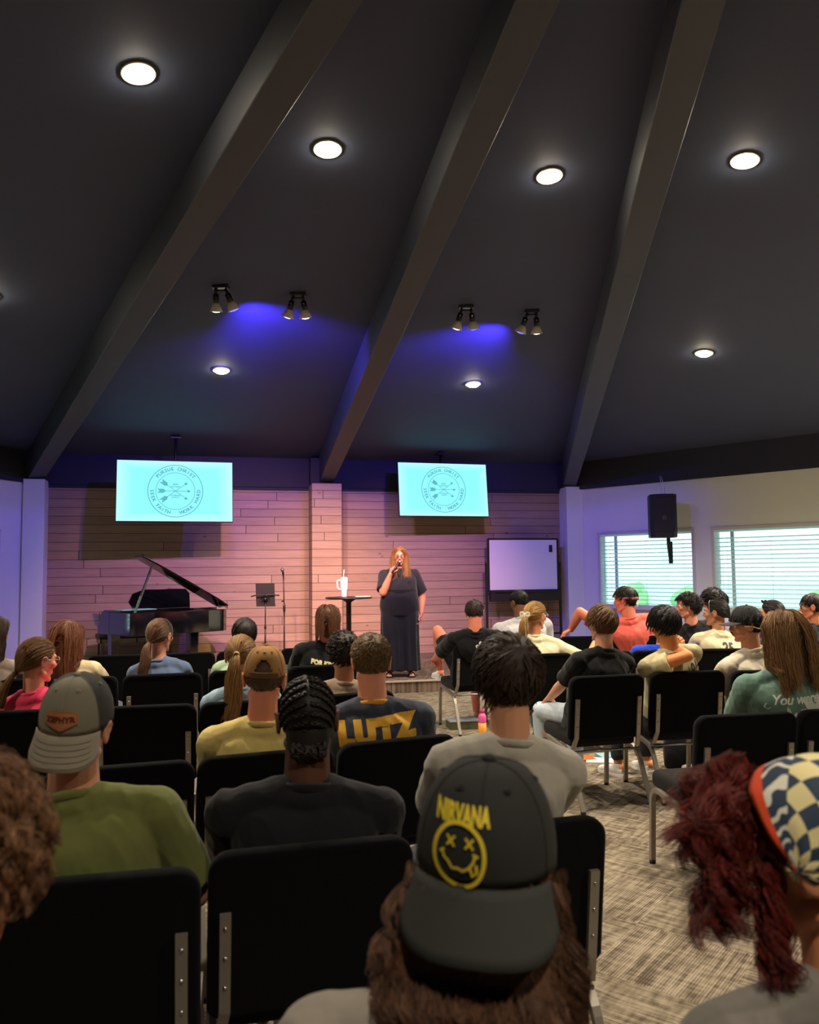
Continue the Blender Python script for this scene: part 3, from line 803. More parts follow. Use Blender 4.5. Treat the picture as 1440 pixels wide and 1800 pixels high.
bm = NB(); lathe(bm, [(0, -.13), (.010, -.13), (.013, -.02), (.018, .0), (0, .0)], seg=14, axis=(-.1, -.35, 1)); obj('body', bm, MW['black'], mi)
bm = NB(); sphere(bm, Vector((-.1, -.35, 1)).normalized() * .018, (.025, .025, .027), u=16, v=10); obj('grille', bm, MW['steel'], mi)

tb = empty('high_table', (-.87, 11.6, STZ), 0, 'tall round black pedestal table beside the speaker', 'table')
bm = NB(); lathe(bm, [(0, 1.0), (.32, 1.0), (.33, 1.008), (.33, 1.018), (.32, 1.026), (0, 1.026)], seg=48); obj('tabletop', bm, MW['tabletop'], tb)
bm = NB(); lathe(bm, [(0, .03), (.036, .03), (.036, .95), (.09, .985), (.1, 1.0), (0, 1.0)], seg=24); obj('pedestal', bm, MW['black'], tb)
bm = NB(); lathe(bm, [(0, 0), (.22, 0), (.22, .01), (.05, .03), (0, .034)], seg=32); obj('base', bm, MW['black'], tb)
tz = STZ + 1.027
tu = empty('tumbler', (-.93, 11.55, tz), R(170), 'large white handled tumbler with a straw on the high table', 'tumbler')
bm = NB(); lathe(bm, [(0, 0), (.036, 0), (.039, .006), (.041, .09), (.05, .12), (.052, .25), (0, .25)], seg=28); obj('cup', bm, MW['tumbler'], tu)
bm = NB(); lathe(bm, [(.05, .249), (.053, .252), (.053, .268), (.03, .278), (0, .278)], seg=28); obj('lid', bm, MW['tumbler'], tu)
bm = NB(); tube(bm, fillet([(.045, 0, .23), (.10, 0, .235), (.095, 0, .12), (.043, 0, .10)], .035), .011, 10); obj('handle', bm, MW['tumbler'], tu)
bm = NB(); tube(bm, [(.01, 0, .26), (.0, 0, .38)], .006, 10); obj('straw', bm, MW['tumbler'], tu)
bm = NB(); box(bm, (0, 0, .004), (.21, .15, .008))
o = obj('paper_notes', bm, MW['paper']); tag(o, 'thin stack of white notes on the right of the high table', 'paper'); o.location = (-.67, 11.55, tz); o.rotation_euler = (0, 0, .2)

# ================================================================== CHAIRS
def make_chair():
    t = empty('stacking_chair', (0, 0, 0))
    # local: origin on floor under the back's top centre; +y = facing
    w = .50
    # seat
    bm = NB()
    n = 8; sec = []
    box(bm, (0, .29, .425), (.47, .45, .085)); bev(bm, .03, 4, 20)
    for v in bm.verts:
        if v.co.z > .44: v.co.z += .012 * (1 - (v.co.x / .24) ** 2) - .02 * max(0, (.2 - v.co.y))
        v.co.z += (v.co.y - .29) * .05
    obj('seat', bm, MW['chseat'], t, smooth=True)
    # back cushion with rounded top corners and gentle curve
    bm = NB()
    def outline(hw, z0, z1, r):
        pts = [(-hw, z0 + .02), (-hw + .02, z0), (hw - .02, z0), (hw, z0 + .02)]
        pts += [(hw - r + r * math.cos(a), z1 - r + r * math.sin(a)) for a in [k * math.pi / 12 for k in range(7)]]
        pts += [(-hw + r + r * math.cos(a), z1 - r + r * math.sin(a)) for a in [math.pi / 2 + k * math.pi / 12 for k in range(7)]]
        return pts
    def yb(x, z): return (.845 - z) * .13 + .10 * (max(0, .62 - z)) ** 1.3 * 0 - .010 * math.cos(x / .25 * 1.4)
    lay = []
    for dy, ins in ((-.024, .026), (-.030, .012), (-.022, .002), (0, 0), (.022, .002), (.032, .014), (.028, .03)):
        ring = []
        for x, z in outline(w / 2 + .015 - ins, .425 + ins, .845 - ins, .055):
            ring.append(bm.verts.new((x, yb(x, z) + dy, z)))
        lay.append(ring)
    m_ = len(lay[0])
    for a, b in zip(lay, lay[1:]):
        for k in range(m_): bm.faces.new((a[k], a[(k + 1) % m_], b[(k + 1) % m_], b[k])).smooth = True
    for ring, rev in ((lay[0], False), (lay[-1], True)):
        # fill as a grid-like fan about rows
        ii = list(range(m_))
        f = bm.faces.new([ring[k] for k in (ii[::-1] if not rev else ii)]); 
    bmesh.ops.recalc_face_normals(bm, faces=bm.faces)
    obj('backrest', bm, MW['chfab'], t)
    # side frames
    for s in (-1, 1):
        x = s * .243
        # flat upright on the rear of the back
        bm = NB(); tube(bm, [(s * .222, yb(.22, .70) - .036, .70), (s * .222, yb(.22, .45) - .036, .45), (s * .234, .045, .37)], .01, sq=(.014, .028)); up = obj('back_upright', bm, MW['frame'], t)
        for z in (.665, .59, .515):
            bm = NB(); lathe(bm, [(0, 0), (.006, 0), (.005, .004), (0, .005)], (s * .222, yb(.22, z) - .0425, z), 8, axis=(0, -1, .13)); obj('bolt', bm, MW['bolt'], up)
        # leg loop: front foot, up, along the seat side, back down to the rear foot
        pts = fillet([(x, .50, .012), (x, .475, .40), (x, .06, .345), (x, -.10, .012)], .075, 6)
        bm = NB(); tube(bm, pts, .01, sq=(.022, .026)); 
        lg = obj('leg_loop', bm, MW['frame'], t)
        for q in (pts[0], pts[-1]):
            bm = NB(); lathe(bm, [(0, 0), (.016, 0), (.017, .018), (0, .018)], (q.x, q.y, 0), 10); obj('foot_cap', bm, MW['rubber'], lg)
    bm = NB(); tube(bm, [(-.243, .045, .352), (.243, .045, .352)], .009, 10); obj('rear_crossbar', bm, MW['steel'], t)
    bm = NB(); tube(bm, [(-.243, .40, .375), (.243, .40, .375)], .009, 10); obj('front_crossbar', bm, MW['frame'], t)
    return t
CH = [  # x, y, yaw, label
 ('A1', -.767, 1.96, 12, 'black padded chair holding the man in the olive shirt'),
 ('A2', -.258, 2.174, 15, 'black padded chair holding the person with cornrows'),
 ('A3', .29, 2.325, 16, 'black padded chair holding the person in the light grey shirt'),
 ('Z1', -.56, .62, 12, 'black padded chair of the person with brown curls at the left edge'),
 ('Z2', .02, .86, 14, 'black padded chair of the person in the backwards black cap'),
 ('Z3', .62, .92, 16, 'black padded chair of the person with red curls and a bandana'),
 ('B0', -1.59, 2.90, 15, 'black padded chair left of the man in the olive shirt, one row ahead'),
 ('B1', -1.07, 3.06, 18, 'empty black padded chair directly in front of the olive shirt'),
 ('B2', -.565, 3.25, 20, 'black padded chair holding the person in the yellow shirt'),
 ('B3', -.055, 3.475, 24, 'black padded chair holding the man in the navy shirt with a yellow collar'),
 ('C0', -1.93, 4.30, 8, 'black padded chair holding the girl in the pink shirt'),
 ('C1', -1.41, 4.40, 11, 'empty black padded chair between the pink and the light blue shirts'),
 ('C2', -.885, 4.53, 17, 'black padded chair holding the girl in light blue with a long ponytail'),
 ('C3', -.345, 4.76, 24, 'black padded chair holding the person with dark curls and a beige top'),
 ('Dm', -2.80, 5.53, 8, 'black padded chair at the left edge holding the person in taupe'),
 ('D0', -2.26, 5.6, 12, 'black padded chair holding the person with long auburn hair'),
 ('D1', -1.72, 5.74, 14, 'black padded chair holding the girl in slate blue with a headband'),
 ('D2', -1.18, 5.93, 19, 'black padded chair holding the person in pale green'),
 ('D3', -.66, 6.17, 23, 'black padded chair holding the person in the black tour shirt'),
 ('E1', -2.49, 7.07, 8, 'empty black padded chair in the front row below the piano bench'),
 ('E2', -1.97, 7.17, 10, 'empty black padded chair in the front row, right of the girl with the headband'),
 ('E3', -1.45, 7.32, 16, 'empty black padded chair in the front row below the music stand'),
 ('E4', -.93, 7.56, 22, 'empty black padded chair in the front row behind the tour shirt'),
 ('R1', .655, 7.87, 16, 'black padded chair with silver legs holding the person with the rose shirt'),
 ('Rb', 1.22, 8.08, 12, 'black padded chair holding the person in the lavender-white shirt'),
 ('Rc', 1.78, 8.46, 4, 'black padded chair under the coral shirt person\'s outstretched hand'),
 ('Rd', 2.32, 8.46, -3, 'black padded chair holding the person in the coral shirt'),
 ('Re', 2.84, 7.98, 2, 'black padded chair holding the person with black wavy hair by the window'),
 ('Rf', 3.38, 8.66, 0, 'black padded chair in the farthest row below the wall speaker'),
 ('S1', 1.075, 6.8, 10, 'black padded chair holding the girl with the white hair bow'),
 ('S2', 1.60, 6.92, 8, 'black padded chair right of the girl with the hair bow'),
 ('S3', 2.12, 6.98, 4, 'black padded chair holding the person in the royal blue shirt'),
 ('S4', 2.65, 7.06, 0, 'black padded chair holding the girl with a number on her shirt'),
 ('S5', 3.20, 7.22, -2, 'black padded chair holding the person with sunglasses on their head'),
 ('S6', 3.76, 7.34, 4, 'black padded chair at the right edge holding the person with folded arms'),
 ('T1', 1.28, 5.42, 15, 'black padded chair holding the boy in the black polo'),
 ('T2', 1.86, 5.58, 9, 'black padded chair holding the person with a hand behind the head'),
 ('T3', 2.42, 5.60, 3, 'black padded chair holding the person in the forward black cap'),
 ('U1', 1.596, 3.97, 12, 'empty black padded chair with a bare seat at the right aisle'),
 ('U2', 2.14, 4.10, 13, 'black padded chair holding the woman in the sage green shirt'),
]
proto = make_chair(); first = True
for key, x, y, yaw, lab in CH:
    o = proto if first else copy_tree(proto); first = False
    o.location = (x, y, 0); o.rotation_euler = (0, 0, R(yaw))
    tag(o, lab, 'chair', 'black padded chairs in curved rows')
CHD = {k: (x, y, yaw) for k, x, y, yaw, _ in CH}
# ================================================================== PEOPLE TOOLKIT
class Blob:
    """collects closed shapes, fused into one continuous surface"""
    def __init__(s): s.bm = NB(); s.n = 14
    def ball(s, c, r, rot=None): sphere(s.bm, c, r, rot, u=16, v=10); return s
    def cone(s, p0, r0, p1, r1, flat0=False, flat1=False):
        p0, p1 = Vector(p0), Vector(p1)
        if (p1 - p0).length < 1e-5: return s.ball(p0, max(r0, r1))
        tube(s.bm, [p0, p1], [r0, r1], 14)
        if not flat0: sphere(s.bm, p0, r0, u=14, v=8)
        if not flat1: sphere(s.bm, p1, r1, u=14, v=8)
        return s
    def chain(s, pts, rs):
        for a, b, ra, rb in zip(pts, pts[1:], rs, rs[1:]): s.cone(a, ra, b, rb)
        return s
    def loft(s, secs, seg=40, e=2.3):
        """secs: (centre, rx, ry, X, Y) elliptical rings"""
        out = []
        for i in range(len(secs) - 1):          # smooth interpolation between the rings
            a, b, c, d = secs[max(i - 1, 0)], secs[i], secs[i + 1], secs[min(i + 2, len(secs) - 1)]
            for j in range(4):
                t = j / 4; w = (-.5 * t + t * t - .5 * t ** 3, 1 - 2.5 * t * t + 1.5 * t ** 3, .5 * t + 2 * t * t - 1.5 * t ** 3, -.5 * t * t + .5 * t ** 3)
                q = [sum((Vector(s_[0]) * w_ for s_, w_ in zip((a, b, c, d), w)), Vector())] + [max(.004, sum(s_[k] * w_ for s_, w_ in zip((a, b, c, d), w))) for k in (1, 2)]
                out.append((q[0], q[1], q[2], b[3], b[4]))
        secs = out + [secs[-1]]
        rings = []
        for c, rx, ry, X, Y in secs:
            ring = []
            for k in range(seg):
                a = 2 * math.pi * k / seg; ca, sa = math.cos(a), math.sin(a)
                q = (abs(ca) ** e + abs(sa) ** e) ** (-1 / e)
                ring.append(s.bm.verts.new(Vector(c) + X * (ca * q * rx) + Y * (sa * q * ry)))
            rings.append(ring)
        for a, b in zip(rings, rings[1:]):
            for k in range(seg): s.bm.faces.new((a[k], a[(k + 1) % seg], b[(k + 1) % seg], b[k]))
        s.bm.faces.new(rings[0][::-1]); s.bm.faces.new(rings[-1]); return s
    def mesh(s, vox=.007, smooth=3, name='m', fold=None):
        bmesh.ops.recalc_face_normals(s.bm, faces=s.bm.faces)
        me = bpy.data.meshes.new(name); s.bm.to_mesh(me); s.bm.free()
        o = bpy.data.objects.new('tmp', me)
        m = o.modifiers.new('r', 'REMESH'); m.mode = 'VOXEL'; m.voxel_size = vox
        m = o.modifiers.new('s', 'SMOOTH'); m.factor = .5; m.iterations = smooth
        out = baked(o); out.name = name
        bpy.data.objects.remove(o); bpy.data.meshes.remove(me)
        n = len(out.vertices)
        if fold and n:
            amp, fx, seed = fold
            co = np.empty(n * 3); out.vertices.foreach_get('co', co); co = co.reshape(-1, 3)
            nr = np.empty(n * 3); out.vertices.foreach_get('normal', nr); nr = nr.reshape(-1, 3)
            sd = Vector((seed * 3.1, seed * 1.7, seed))
            d = np.array([noise.noise(Vector((x * fx, y * fx, z * fx * .55 + x * fx * .5)) + sd) + .5 * (1 - abs(noise.noise(Vector((x * 2.1 * fx + z * fx, y * 2 * fx, z * fx)) + sd)) * 3) for x, y, z in co])
            co += nr * (d * amp)[:, None]; out.vertices.foreach_set('co', co.ravel()); out.update()
        out.polygons.foreach_set('use_smooth', [True] * len(out.polygons))
        return out

def ik(S, W, a, b, pole):
    S, W, pole = Vector(S), Vector(W), Vector(pole)
    d = W - S; L = d.length
    if L > (a + b) * .995: W = S + d * ((a + b) * .995 / L); d = W - S; L = d.length
    u = d / L; x = (a * a - b * b + L * L) / (2 * L); h = math.sqrt(max(a * a - x * x, 1e-6))
    p = pole - u * pole.dot(u)
    p = p.normalized() if p.length > 1e-5 else Vector((1, 0, 0))
    return S + u * x + p * h, W

def hand(B, W, d, nrm, side, curl=.5, spread=.18, sc_=1.0, curls=None):
    """W wrist, d pointing direction, nrm = back of hand, side=+1 thumb on d x nrm side"""
    d = Vector(d).normalized(); nrm = Vector(nrm); nrm = (nrm - d * nrm.dot(d)).normalized(); s = d.cross(nrm) * side
    k = sc_
    W = Vector(W)
    knuckles = []
    for i, (off, ln, r) in enumerate(((.030, .088, .0098), (.010, .092, .0102), (-.011, .087, .0098), (-.030, .078, .0088))):
        base = W + s * off * .55 * k; kn = W + (d * ln + s * off) * k
        B.cone(base, .015 * k, kn, .0118 * k)
    B.cone(W + d * .02 * k, .017 * k, W + d * .06 * k, .017 * k)
    lens = ((.044, .026, .021), (.049, .030, .022), (.045, .028, .021), (.034, .021, .019))
    for i, (off, ln, r) in enumerate(((.030, .088, .0092), (.010, .092, .0095), (-.011, .087, .0090), (-.030, .078, .0080))):
        p = W + (d * ln + s * off) * k
        c = curls[i] if curls else curl * (1 + .12 * i)
        sd = s * spread * (.5 - i / 3) * (1 - c * .5)
        ang = 0; rr = r * k
        for j, l in enumerate(lens[i]):
            ang += c * (.75, 1.0, .7)[j]
            v = (d + sd) * math.cos(ang) - nrm * math.sin(ang); v.normalize()
            q = p + v * l * k; B.cone(p, rr, q, rr * .92); p = q; rr *= .92
    # thumb from the side near the palm's base
    p = W + (d * .022 + s * .020) * k; rr = .0125 * k
    for v, l in (((d * .62 + s * .78 - nrm * .15), .040), ((d * .85 + s * .45 - nrm * .35 * (1 + curl)), .032), ((d * .95 + s * .1 - nrm * .5 * (.5 + curl)), .026)):
        v = v.normalized(); q = p + v * l * k; B.cone(p, rr, q, rr * .86); p = q; rr *= .88

def head_prims(B, T, k=1.0, ear=True, jaw=1.0, nose=1.0):
    """T: function local->space ; k scale. +y face, origin between the ears"""
    def P(x, y, z): return T(Vector((x, y, z)) * k)
    R3 = T(None)
    def ball(c, r, rot=None): B.ball(P(*c), (r[0] * k, r[1] * k, r[2] * k), R3 @ rot if rot else R3)
    ball((0, -.010, .028), (.0745, .094, .085))
    ball((0, .012, .010), (.068, .082, .085))
    ball((0, .024, -.040), (.055 * jaw, .064, .066))
    ball((0, .040, -.078), (.036 * jaw, .040, .032))
    ball((0, .070, -.096), (.021, .018, .016))
    for s in (-1, 1):
        B.cone(P(s * .050 * jaw, .0, -.060), .018 * k, P(s * .018, .064, -.098), .014 * k)
        ball((s * .040, .060, -.018), (.024, .022, .022))
        B.cone(P(s * .012, .089, .026), .0085 * k, P(s * .044, .074, .027), .008 * k)
        ball((s * .010, .096, -.030), (.0095, .010, .0085))
    B.cone(P(0, .086, .022), .0085 * k, P(0, .108 * nose, -.022), .0105 * k)
    B.cone(P(0, .070, -.050), .022 * k, P(0, .066, -.066), .020 * k)
    for s in (-1, 1):
        B.cone(P(0, .0905, -.0555), .0058 * k, P(s * .019, .082, -.058), .004 * k)
        B.cone(P(0, .0895, -.0665), .0066 * k, P(s * .017, .081, -.0645), .004 * k)
    if ear:
        for s in (-1, 1):
            rot = Matrix.Rotation(s * R(-22), 3, 'Z')
            ball((s * .080, -.012, -.006), (.006, .017, .029), rot)
            # helix rim
            pts = []
            for j in range(10):
                a = R(-75 + 250 * j / 9)
                pts.append(P(s * (.083 + .006 * max(0, math.sin(a * .9))), -.012 - math.cos(a) * .017, -.004 + math.sin(a) * .028))
            B.chain(pts, [.0048 * k] * len(pts))
            ball((s * .078, -.002, -.030), (.005, .007, .009))
            ball((s * .074, .002, -.004), (.006, .012, .018))

# reference head (unit scale) for hair fitting
_hb = Blob(); head_prims(_hb, lambda v: Matrix.Identity(3) if v is None else v, ear=False)
_hm = _hb.mesh(.004, 3, 'ref_head')
_bvh = BVHTree.FromPolygons([v.co[:] for v in _hm.vertices], [p.vertices[:] for p in _hm.polygons])
NA, NE = 72, 48
HR = np.zeros((NA, NE))
def dirv(az, el):
    return np.stack([np.sin(az) * np.cos(el), -np.cos(az) * np.cos(el), np.sin(el)], -1)
for i in range(NA):
    for j in range(NE):
        d = dirv(2 * math.pi * i / NA, -math.pi / 2 + math.pi * j / (NE - 1))
        h = _bvh.ray_cast(Vector(d) * .3, -Vector(d))
        HR[i, j] = h[0].length if h[0] else .07
bpy.data.meshes.remove(_hm)
def head_r(d):
    """radius of the head along unit dirs d [...,3]"""
    az = np.arctan2(d[..., 0], -d[..., 1]) % (2 * math.pi); el = np.arcsin(np.clip(d[..., 2], -1, 1))
    a = az / (2 * math.pi) * NA; e = (el + math.pi / 2) / math.pi * (NE - 1)
    i0 = np.floor(a).astype(int) % NA; i1 = (i0 + 1) % NA; j0 = np.clip(np.floor(e).astype(int), 0, NE - 2); fa = a - np.floor(a); fe = e - j0
    return (HR[i0, j0] * (1 - fa) * (1 - fe) + HR[i1, j0] * fa * (1 - fe) + HR[i0, j0 + 1] * (1 - fa) * fe + HR[i1, j0 + 1] * fa * fe)
def sstep(x, a, b):
    t = np.clip((x - a) / (b - a), 0, 1); return t * t * (3 - 2 * t)
def hair_mask(d, nape=-40, front=40, ear=6, recede=0):
    az = np.degrees(np.arctan2(d[..., 0], -d[..., 1])); A = np.abs(az); el = np.degrees(np.arcsin(np.clip(d[..., 2], -1, 1)))
    eb = np.interp(A, [0, 40, 62, 76, 96, 108, 124, 145, 180], [nape, nape + 3, nape + 14, -4, ear + 4, -2, 20, front - 6, front])
    return sstep(el - eb, -3, 7)

def np_mesh(name, V, F, tint=None):
    me = bpy.data.meshes.new(name)
    V = np.asarray(V, np.float32); F = np.asarray(F, np.int32)
    n = F.shape[1]
    me.vertices.add(len(V)); me.vertices.foreach_set('co', V.ravel())
    me.loops.add(F.size); me.loops.foreach_set('vertex_index', F.ravel())
    me.polygons.add(len(F)); me.polygons.foreach_set('loop_start', np.arange(0, F.size, n, dtype=np.int32)); me.polygons.foreach_set('loop_total', np.full(len(F), n, np.int32))
    me.polygons.foreach_set('use_smooth', np.ones(len(F), bool))
    me.update(calc_edges=True)
    if tint is not None:
        at = me.color_attributes.new('tint', 'FLOAT_COLOR', 'POINT')
        c = np.ones((len(V), 4), np.float32); c[:, :3] = tint; at.data.foreach_set('color', c.ravel())
    return me

def strand_arrays(P, rad, tint, sides=3):
    """P [N,K,3] paths -> tubes"""
    N, K, _ = P.shape
    T = np.gradient(P, axis=1); T /= np.linalg.norm(T, axis=-1, keepdims=True) + 1e-9
    ref = np.tile(np.array([.31, .52, .79]), (N, K, 1)); X = np.cross(T, ref); X /= np.linalg.norm(X, axis=-1, keepdims=True) + 1e-9; Y = np.cross(T, X)
    prof = np.interp(np.linspace(0, 1, K), [0, .1, .7, 1], [.8, 1, .9, .25])
    rr = np.asarray(rad).reshape(-1, 1, 1) * prof.reshape(1, K, 1)
    V = np.stack([P + (X * math.cos(2 * math.pi * s / sides) + Y * math.sin(2 * math.pi * s / sides)) * rr for s in range(sides)], 2)  # N,K,S,3
    idx = np.arange(N * K * sides).reshape(N, K, sides)
    F = []
    for s in range(sides):
        t = (s + 1) % sides
        F.append(np.stack([idx[:, :-1, s], idx[:, :-1, t], idx[:, 1:, t], idx[:, 1:, s]], -1).reshape(-1, 4))
    tv = np.repeat(tint, K * sides, axis=0)
    return V.reshape(-1, 3), np.concatenate(F), tv

class HairBuilder:
    def __init__(s, col, dark=.55): s.V = []; s.F = []; s.T = []; s.n = 0; s.dark = dark
    def add(s, V, F, T):
        s.V.append(V); s.F.append(F + s.n); s.T.append(T); s.n += len(V)
    def shell(s, th, seed=0, lump=.0, lumpf=18, na=56, ne=36, shape=None, tint=.75, **mk):
        az = np.arange(na) * 2 * math.pi / na; el = np.linspace(R(-62), R(90), ne)
        A, E = np.meshgrid(az, el, indexing='ij'); d = dirv(A, E); r = head_r(d); m = hair_mask(d, **mk)
        t = np.full_like(r, th)
        if shape is not None: t = t * shape(d)
        if lump:
            nz = np.array([noise.noise(Vector(q * lumpf * .09 / .09) + Vector((seed, seed * 2, 0))) for q in (d.reshape(-1, 3) * lumpf * .1)]).reshape(r.shape)
            t = t + nz * lump
        r2 = r + t * m - .012 * (1 - m)
        V = (d * r2[..., None]).reshape(-1, 3); i = np.arange(na * ne).reshape(na, ne); j = np.roll(i, -1, 0)
        F = np.stack([i[:, :-1], j[:, :-1], j[:, 1:], i[:, 1:]], -1).reshape(-1, 4)
        s.add(V, F, np.full((len(V), 3), tint)); return s
    def mass(s, secs, seg=20, groove=.0, tint=.7, seed=0):
        """secs (centre, rx, ry) rings"""
        V = []
        for q, (c, rx, ry) in enumerate(secs):
            a = np.arange(seg) * 2 * math.pi / seg
            g = 1 + groove * np.sin(a * 7 + seed + q * .25) 
            V.append(np.stack([c[0] + np.cos(a) * rx * g, c[1] + np.sin(a) * ry * g, np.full(seg, c[2])], -1))
        V = np.array(V); K = len(secs); i = np.arange(K * seg).reshape(K, seg); j = np.roll(i, -1, 1)
        F = np.stack([i[:-1], j[:-1], j[1:], i[1:]], -1).reshape(-1, 4)
        V = V.reshape(-1, 3)
        # caps
        s.add(V, F, np.full((len(V), 3), tint)); return s
    def strands(s, P, rad, var=.3, warm=.0, rs=None, tl=None):
        rs = rs or npr
        N = len(P); t = 1 + (rs.rand(N, 1) - .5) * 2 * var; t = np.repeat(t, 3, 1)
        if warm: w = rs.rand(N, 1) * warm; t = t * np.concatenate([1 + w, 1 + w * .6, 1 + w * .2], 1)
        if tl is not None: t = t * tl
        rr = rad * (.7 + .6 * rs.rand(N))
        s.add(*strand_arrays(P, rr, t)); return s
    def mesh(s, xf, k, name='hair'):
        V = np.concatenate(s.V) * k; F = np.concatenate(s.F); T = np.concatenate(s.T)
        M = np.array(xf.to_3x3()); t = np.array(xf.translation)
        return np_mesh(name, V @ M.T + t, F, T)

def rand_dirs(n, rs, **mk):
    out = []
    c = 0
    while c < n:
        v = rs.normal(size=(n * 3, 3)); v /= np.linalg.norm(v, axis=1, keepdims=True)
        m = hair_mask(v, **mk); v = v[m > .55 + .35 * rs.rand(len(v))]; out.append(v); c += len(v)
    return np.concatenate(out)[:n]
def unit(v): return v / (np.linalg.norm(v, axis=-1, keepdims=True) + 1e-9)

def comb(rs, n, length, th, lift, K=6, crown=(0.15, -.55, .82), curl=0., cf=2.0, clump=8, side=0., noise_=.25, fwd=False, mk={}, thf=None):
    """short/medium hair combed away from the crown whorl"""
    nc = max(1, n // clump)
    D0 = rand_dirs(nc, rs, **mk); C = unit(np.array(crown)); th0 = th if thf is None else th * thf(D0)
    t = D0 - (D0 @ C)[:, None] * C; t = unit(t - (np.sum(t * D0, 1))[:, None] * D0)
    if side: # sweep sideways
        sv = np.array([side, 0, 0.]); sv = sv - (D0 @ sv)[:, None] * D0; t = unit(t + sv)
    t = unit(t + rs.normal(size=t.shape) * noise_)
    P = np.zeros((nc, K, 3)); d = D0.copy(); ll = length * (.65 + .6 * rs.rand(nc)); ph = rs.rand(nc) * 6.28; w = cf * (.8 + .5 * rs.rand(nc))
    for k in range(K):
        f = k / (K - 1); r = head_r(d) + th0 * .85 + lift * (f ** 1.0) * (.5 + rs.rand(nc) * .0 + .5)
        p = d * r[:, None]
        if curl:
            b = np.cross(d, t); p = p + (b * np.cos(w * 6.28 * f + ph)[:, None] + d * np.sin(w * 6.28 * f + ph)[:, None]) * curl * min(1, f * 2.5)
        P[:, k] = p
        d = unit(d + t * (ll / (K - 1) / .1)[:, None])
    P = np.repeat(P, clump, 0)[:n]
    off = rs.normal(size=(len(P), 1, 3)) * (.0035 + curl * .25); sp = np.linspace(1, .25, K).reshape(1, K, 1)
    return P + off * sp

def drape(rs, n, length, th, K=16, part=(0, .3, .95), out=.10, back=.085, wave=.004, wf=2.5, clump=7, side_only=None, front_y=None, mk={}, taper=.5, neck=.055, elmax=90, face=.045):
    """long loose hair falling from the parting"""
    nc = max(1, n // clump)
    p0 = rand_dirs(nc * 8 if elmax < 90 else nc, rs, **mk)
    if elmax < 90: p0 = p0[np.degrees(np.arcsin(p0[:, 2])) < elmax]; p0 = p0[:nc]; nc = len(p0)
    C = unit(np.array(part)); d = p0; tdir = d - (d @ C)[:, None] * C
    tdir[:, 0] += np.sign(d[:, 0]) * .2; fr = d[:, 1] > -.1; tdir[:, 1] = np.where(fr, -np.abs(tdir[:, 1]) - .15, tdir[:, 1]); tdir[:, 0] += np.where(fr, np.sign(d[:, 0]) * .5, 0)
    v = unit(tdir - (np.sum(tdir * d, 1))[:, None] * d)
    p = d * (head_r(d) + th)[:, None]
    L = np.maximum(length * (.86 + .2 * rs.rand(nc)) - .13 * (1 - np.clip(p0[:, 2], -.6, 1)), .05); ds = L / (K - 1)
    P = np.zeros((nc, K, 3)); g = np.array([0, -.12, -1.0]); ph = rs.rand(nc) * 6.28
    lay = rs.rand(nc) * .012
    for k in range(K):
        P[:, k] = p
        a = np.where(p[:, 2] < .03, .45, .22)[:, None]
        v = unit(v * (1 - a) + g * a); p = p + v * ds[:, None]
        r = np.linalg.norm(p, axis=1); dd = p / (r[:, None] + 1e-9)
        rm = head_r(dd) + th * .9 + lay
        push = (r < rm) & (p[:, 2] > -.10); p = np.where(push[:, None], dd * rm[:, None], p)
        # stay outside neck and upper back
        low = p[:, 2] < -.09
        rad = np.hypot(p[:, 0], p[:, 1] + .01); q = low & (rad < neck + lay)
        sc_ = np.where(q, (neck + lay) / (rad + 1e-6), 1); p[:, 0] *= sc_; p[:, 1] = (p[:, 1] + .01) * sc_ - .01
        lo2 = (p[:, 2] < -.17)
        by = -(back + (-.17 - p[:, 2]) * .10)
        isb = lo2 & (p[:, 1] < .03); p[:, 1] = np.where(isb, np.minimum(p[:, 1], by - lay), p[:, 1])
        if front_y is not None:
            isf = lo2 & (p[:, 1] >= .03); fy = front_y + (-.17 - p[:, 2]) * .25; p[:, 1] = np.where(isf, np.maximum(p[:, 1], fy + lay), p[:, 1])
        if front_y is None: p[:, 1] = np.where(p[:, 2] < .07, np.minimum(p[:, 1], face - np.clip(.07 - p[:, 2], 0, .1) * .3), p[:, 1])
        # lateral limit
        lim = out + .3 * np.maximum(0, -.05 - p[:, 2]) * .3
        p[:, 0] = np.clip(p[:, 0], -lim, lim)
    f = np.linspace(0, 1, K)
    P[..., 0] += wave * np.sin(f * wf * 6.28 + ph[:, None]) * np.clip(f * 2, 0, 1); P[..., 1] -= wave * .6 * np.cos(f * wf * 6.28 + ph[:, None]) * np.clip(f * 2, 0, 1)
    P = np.repeat(P, clump, 0)[:n]
    return P + rs.normal(size=(len(P), 1, 3)) * .005 * np.linspace(1, taper, K).reshape(1, K, 1)

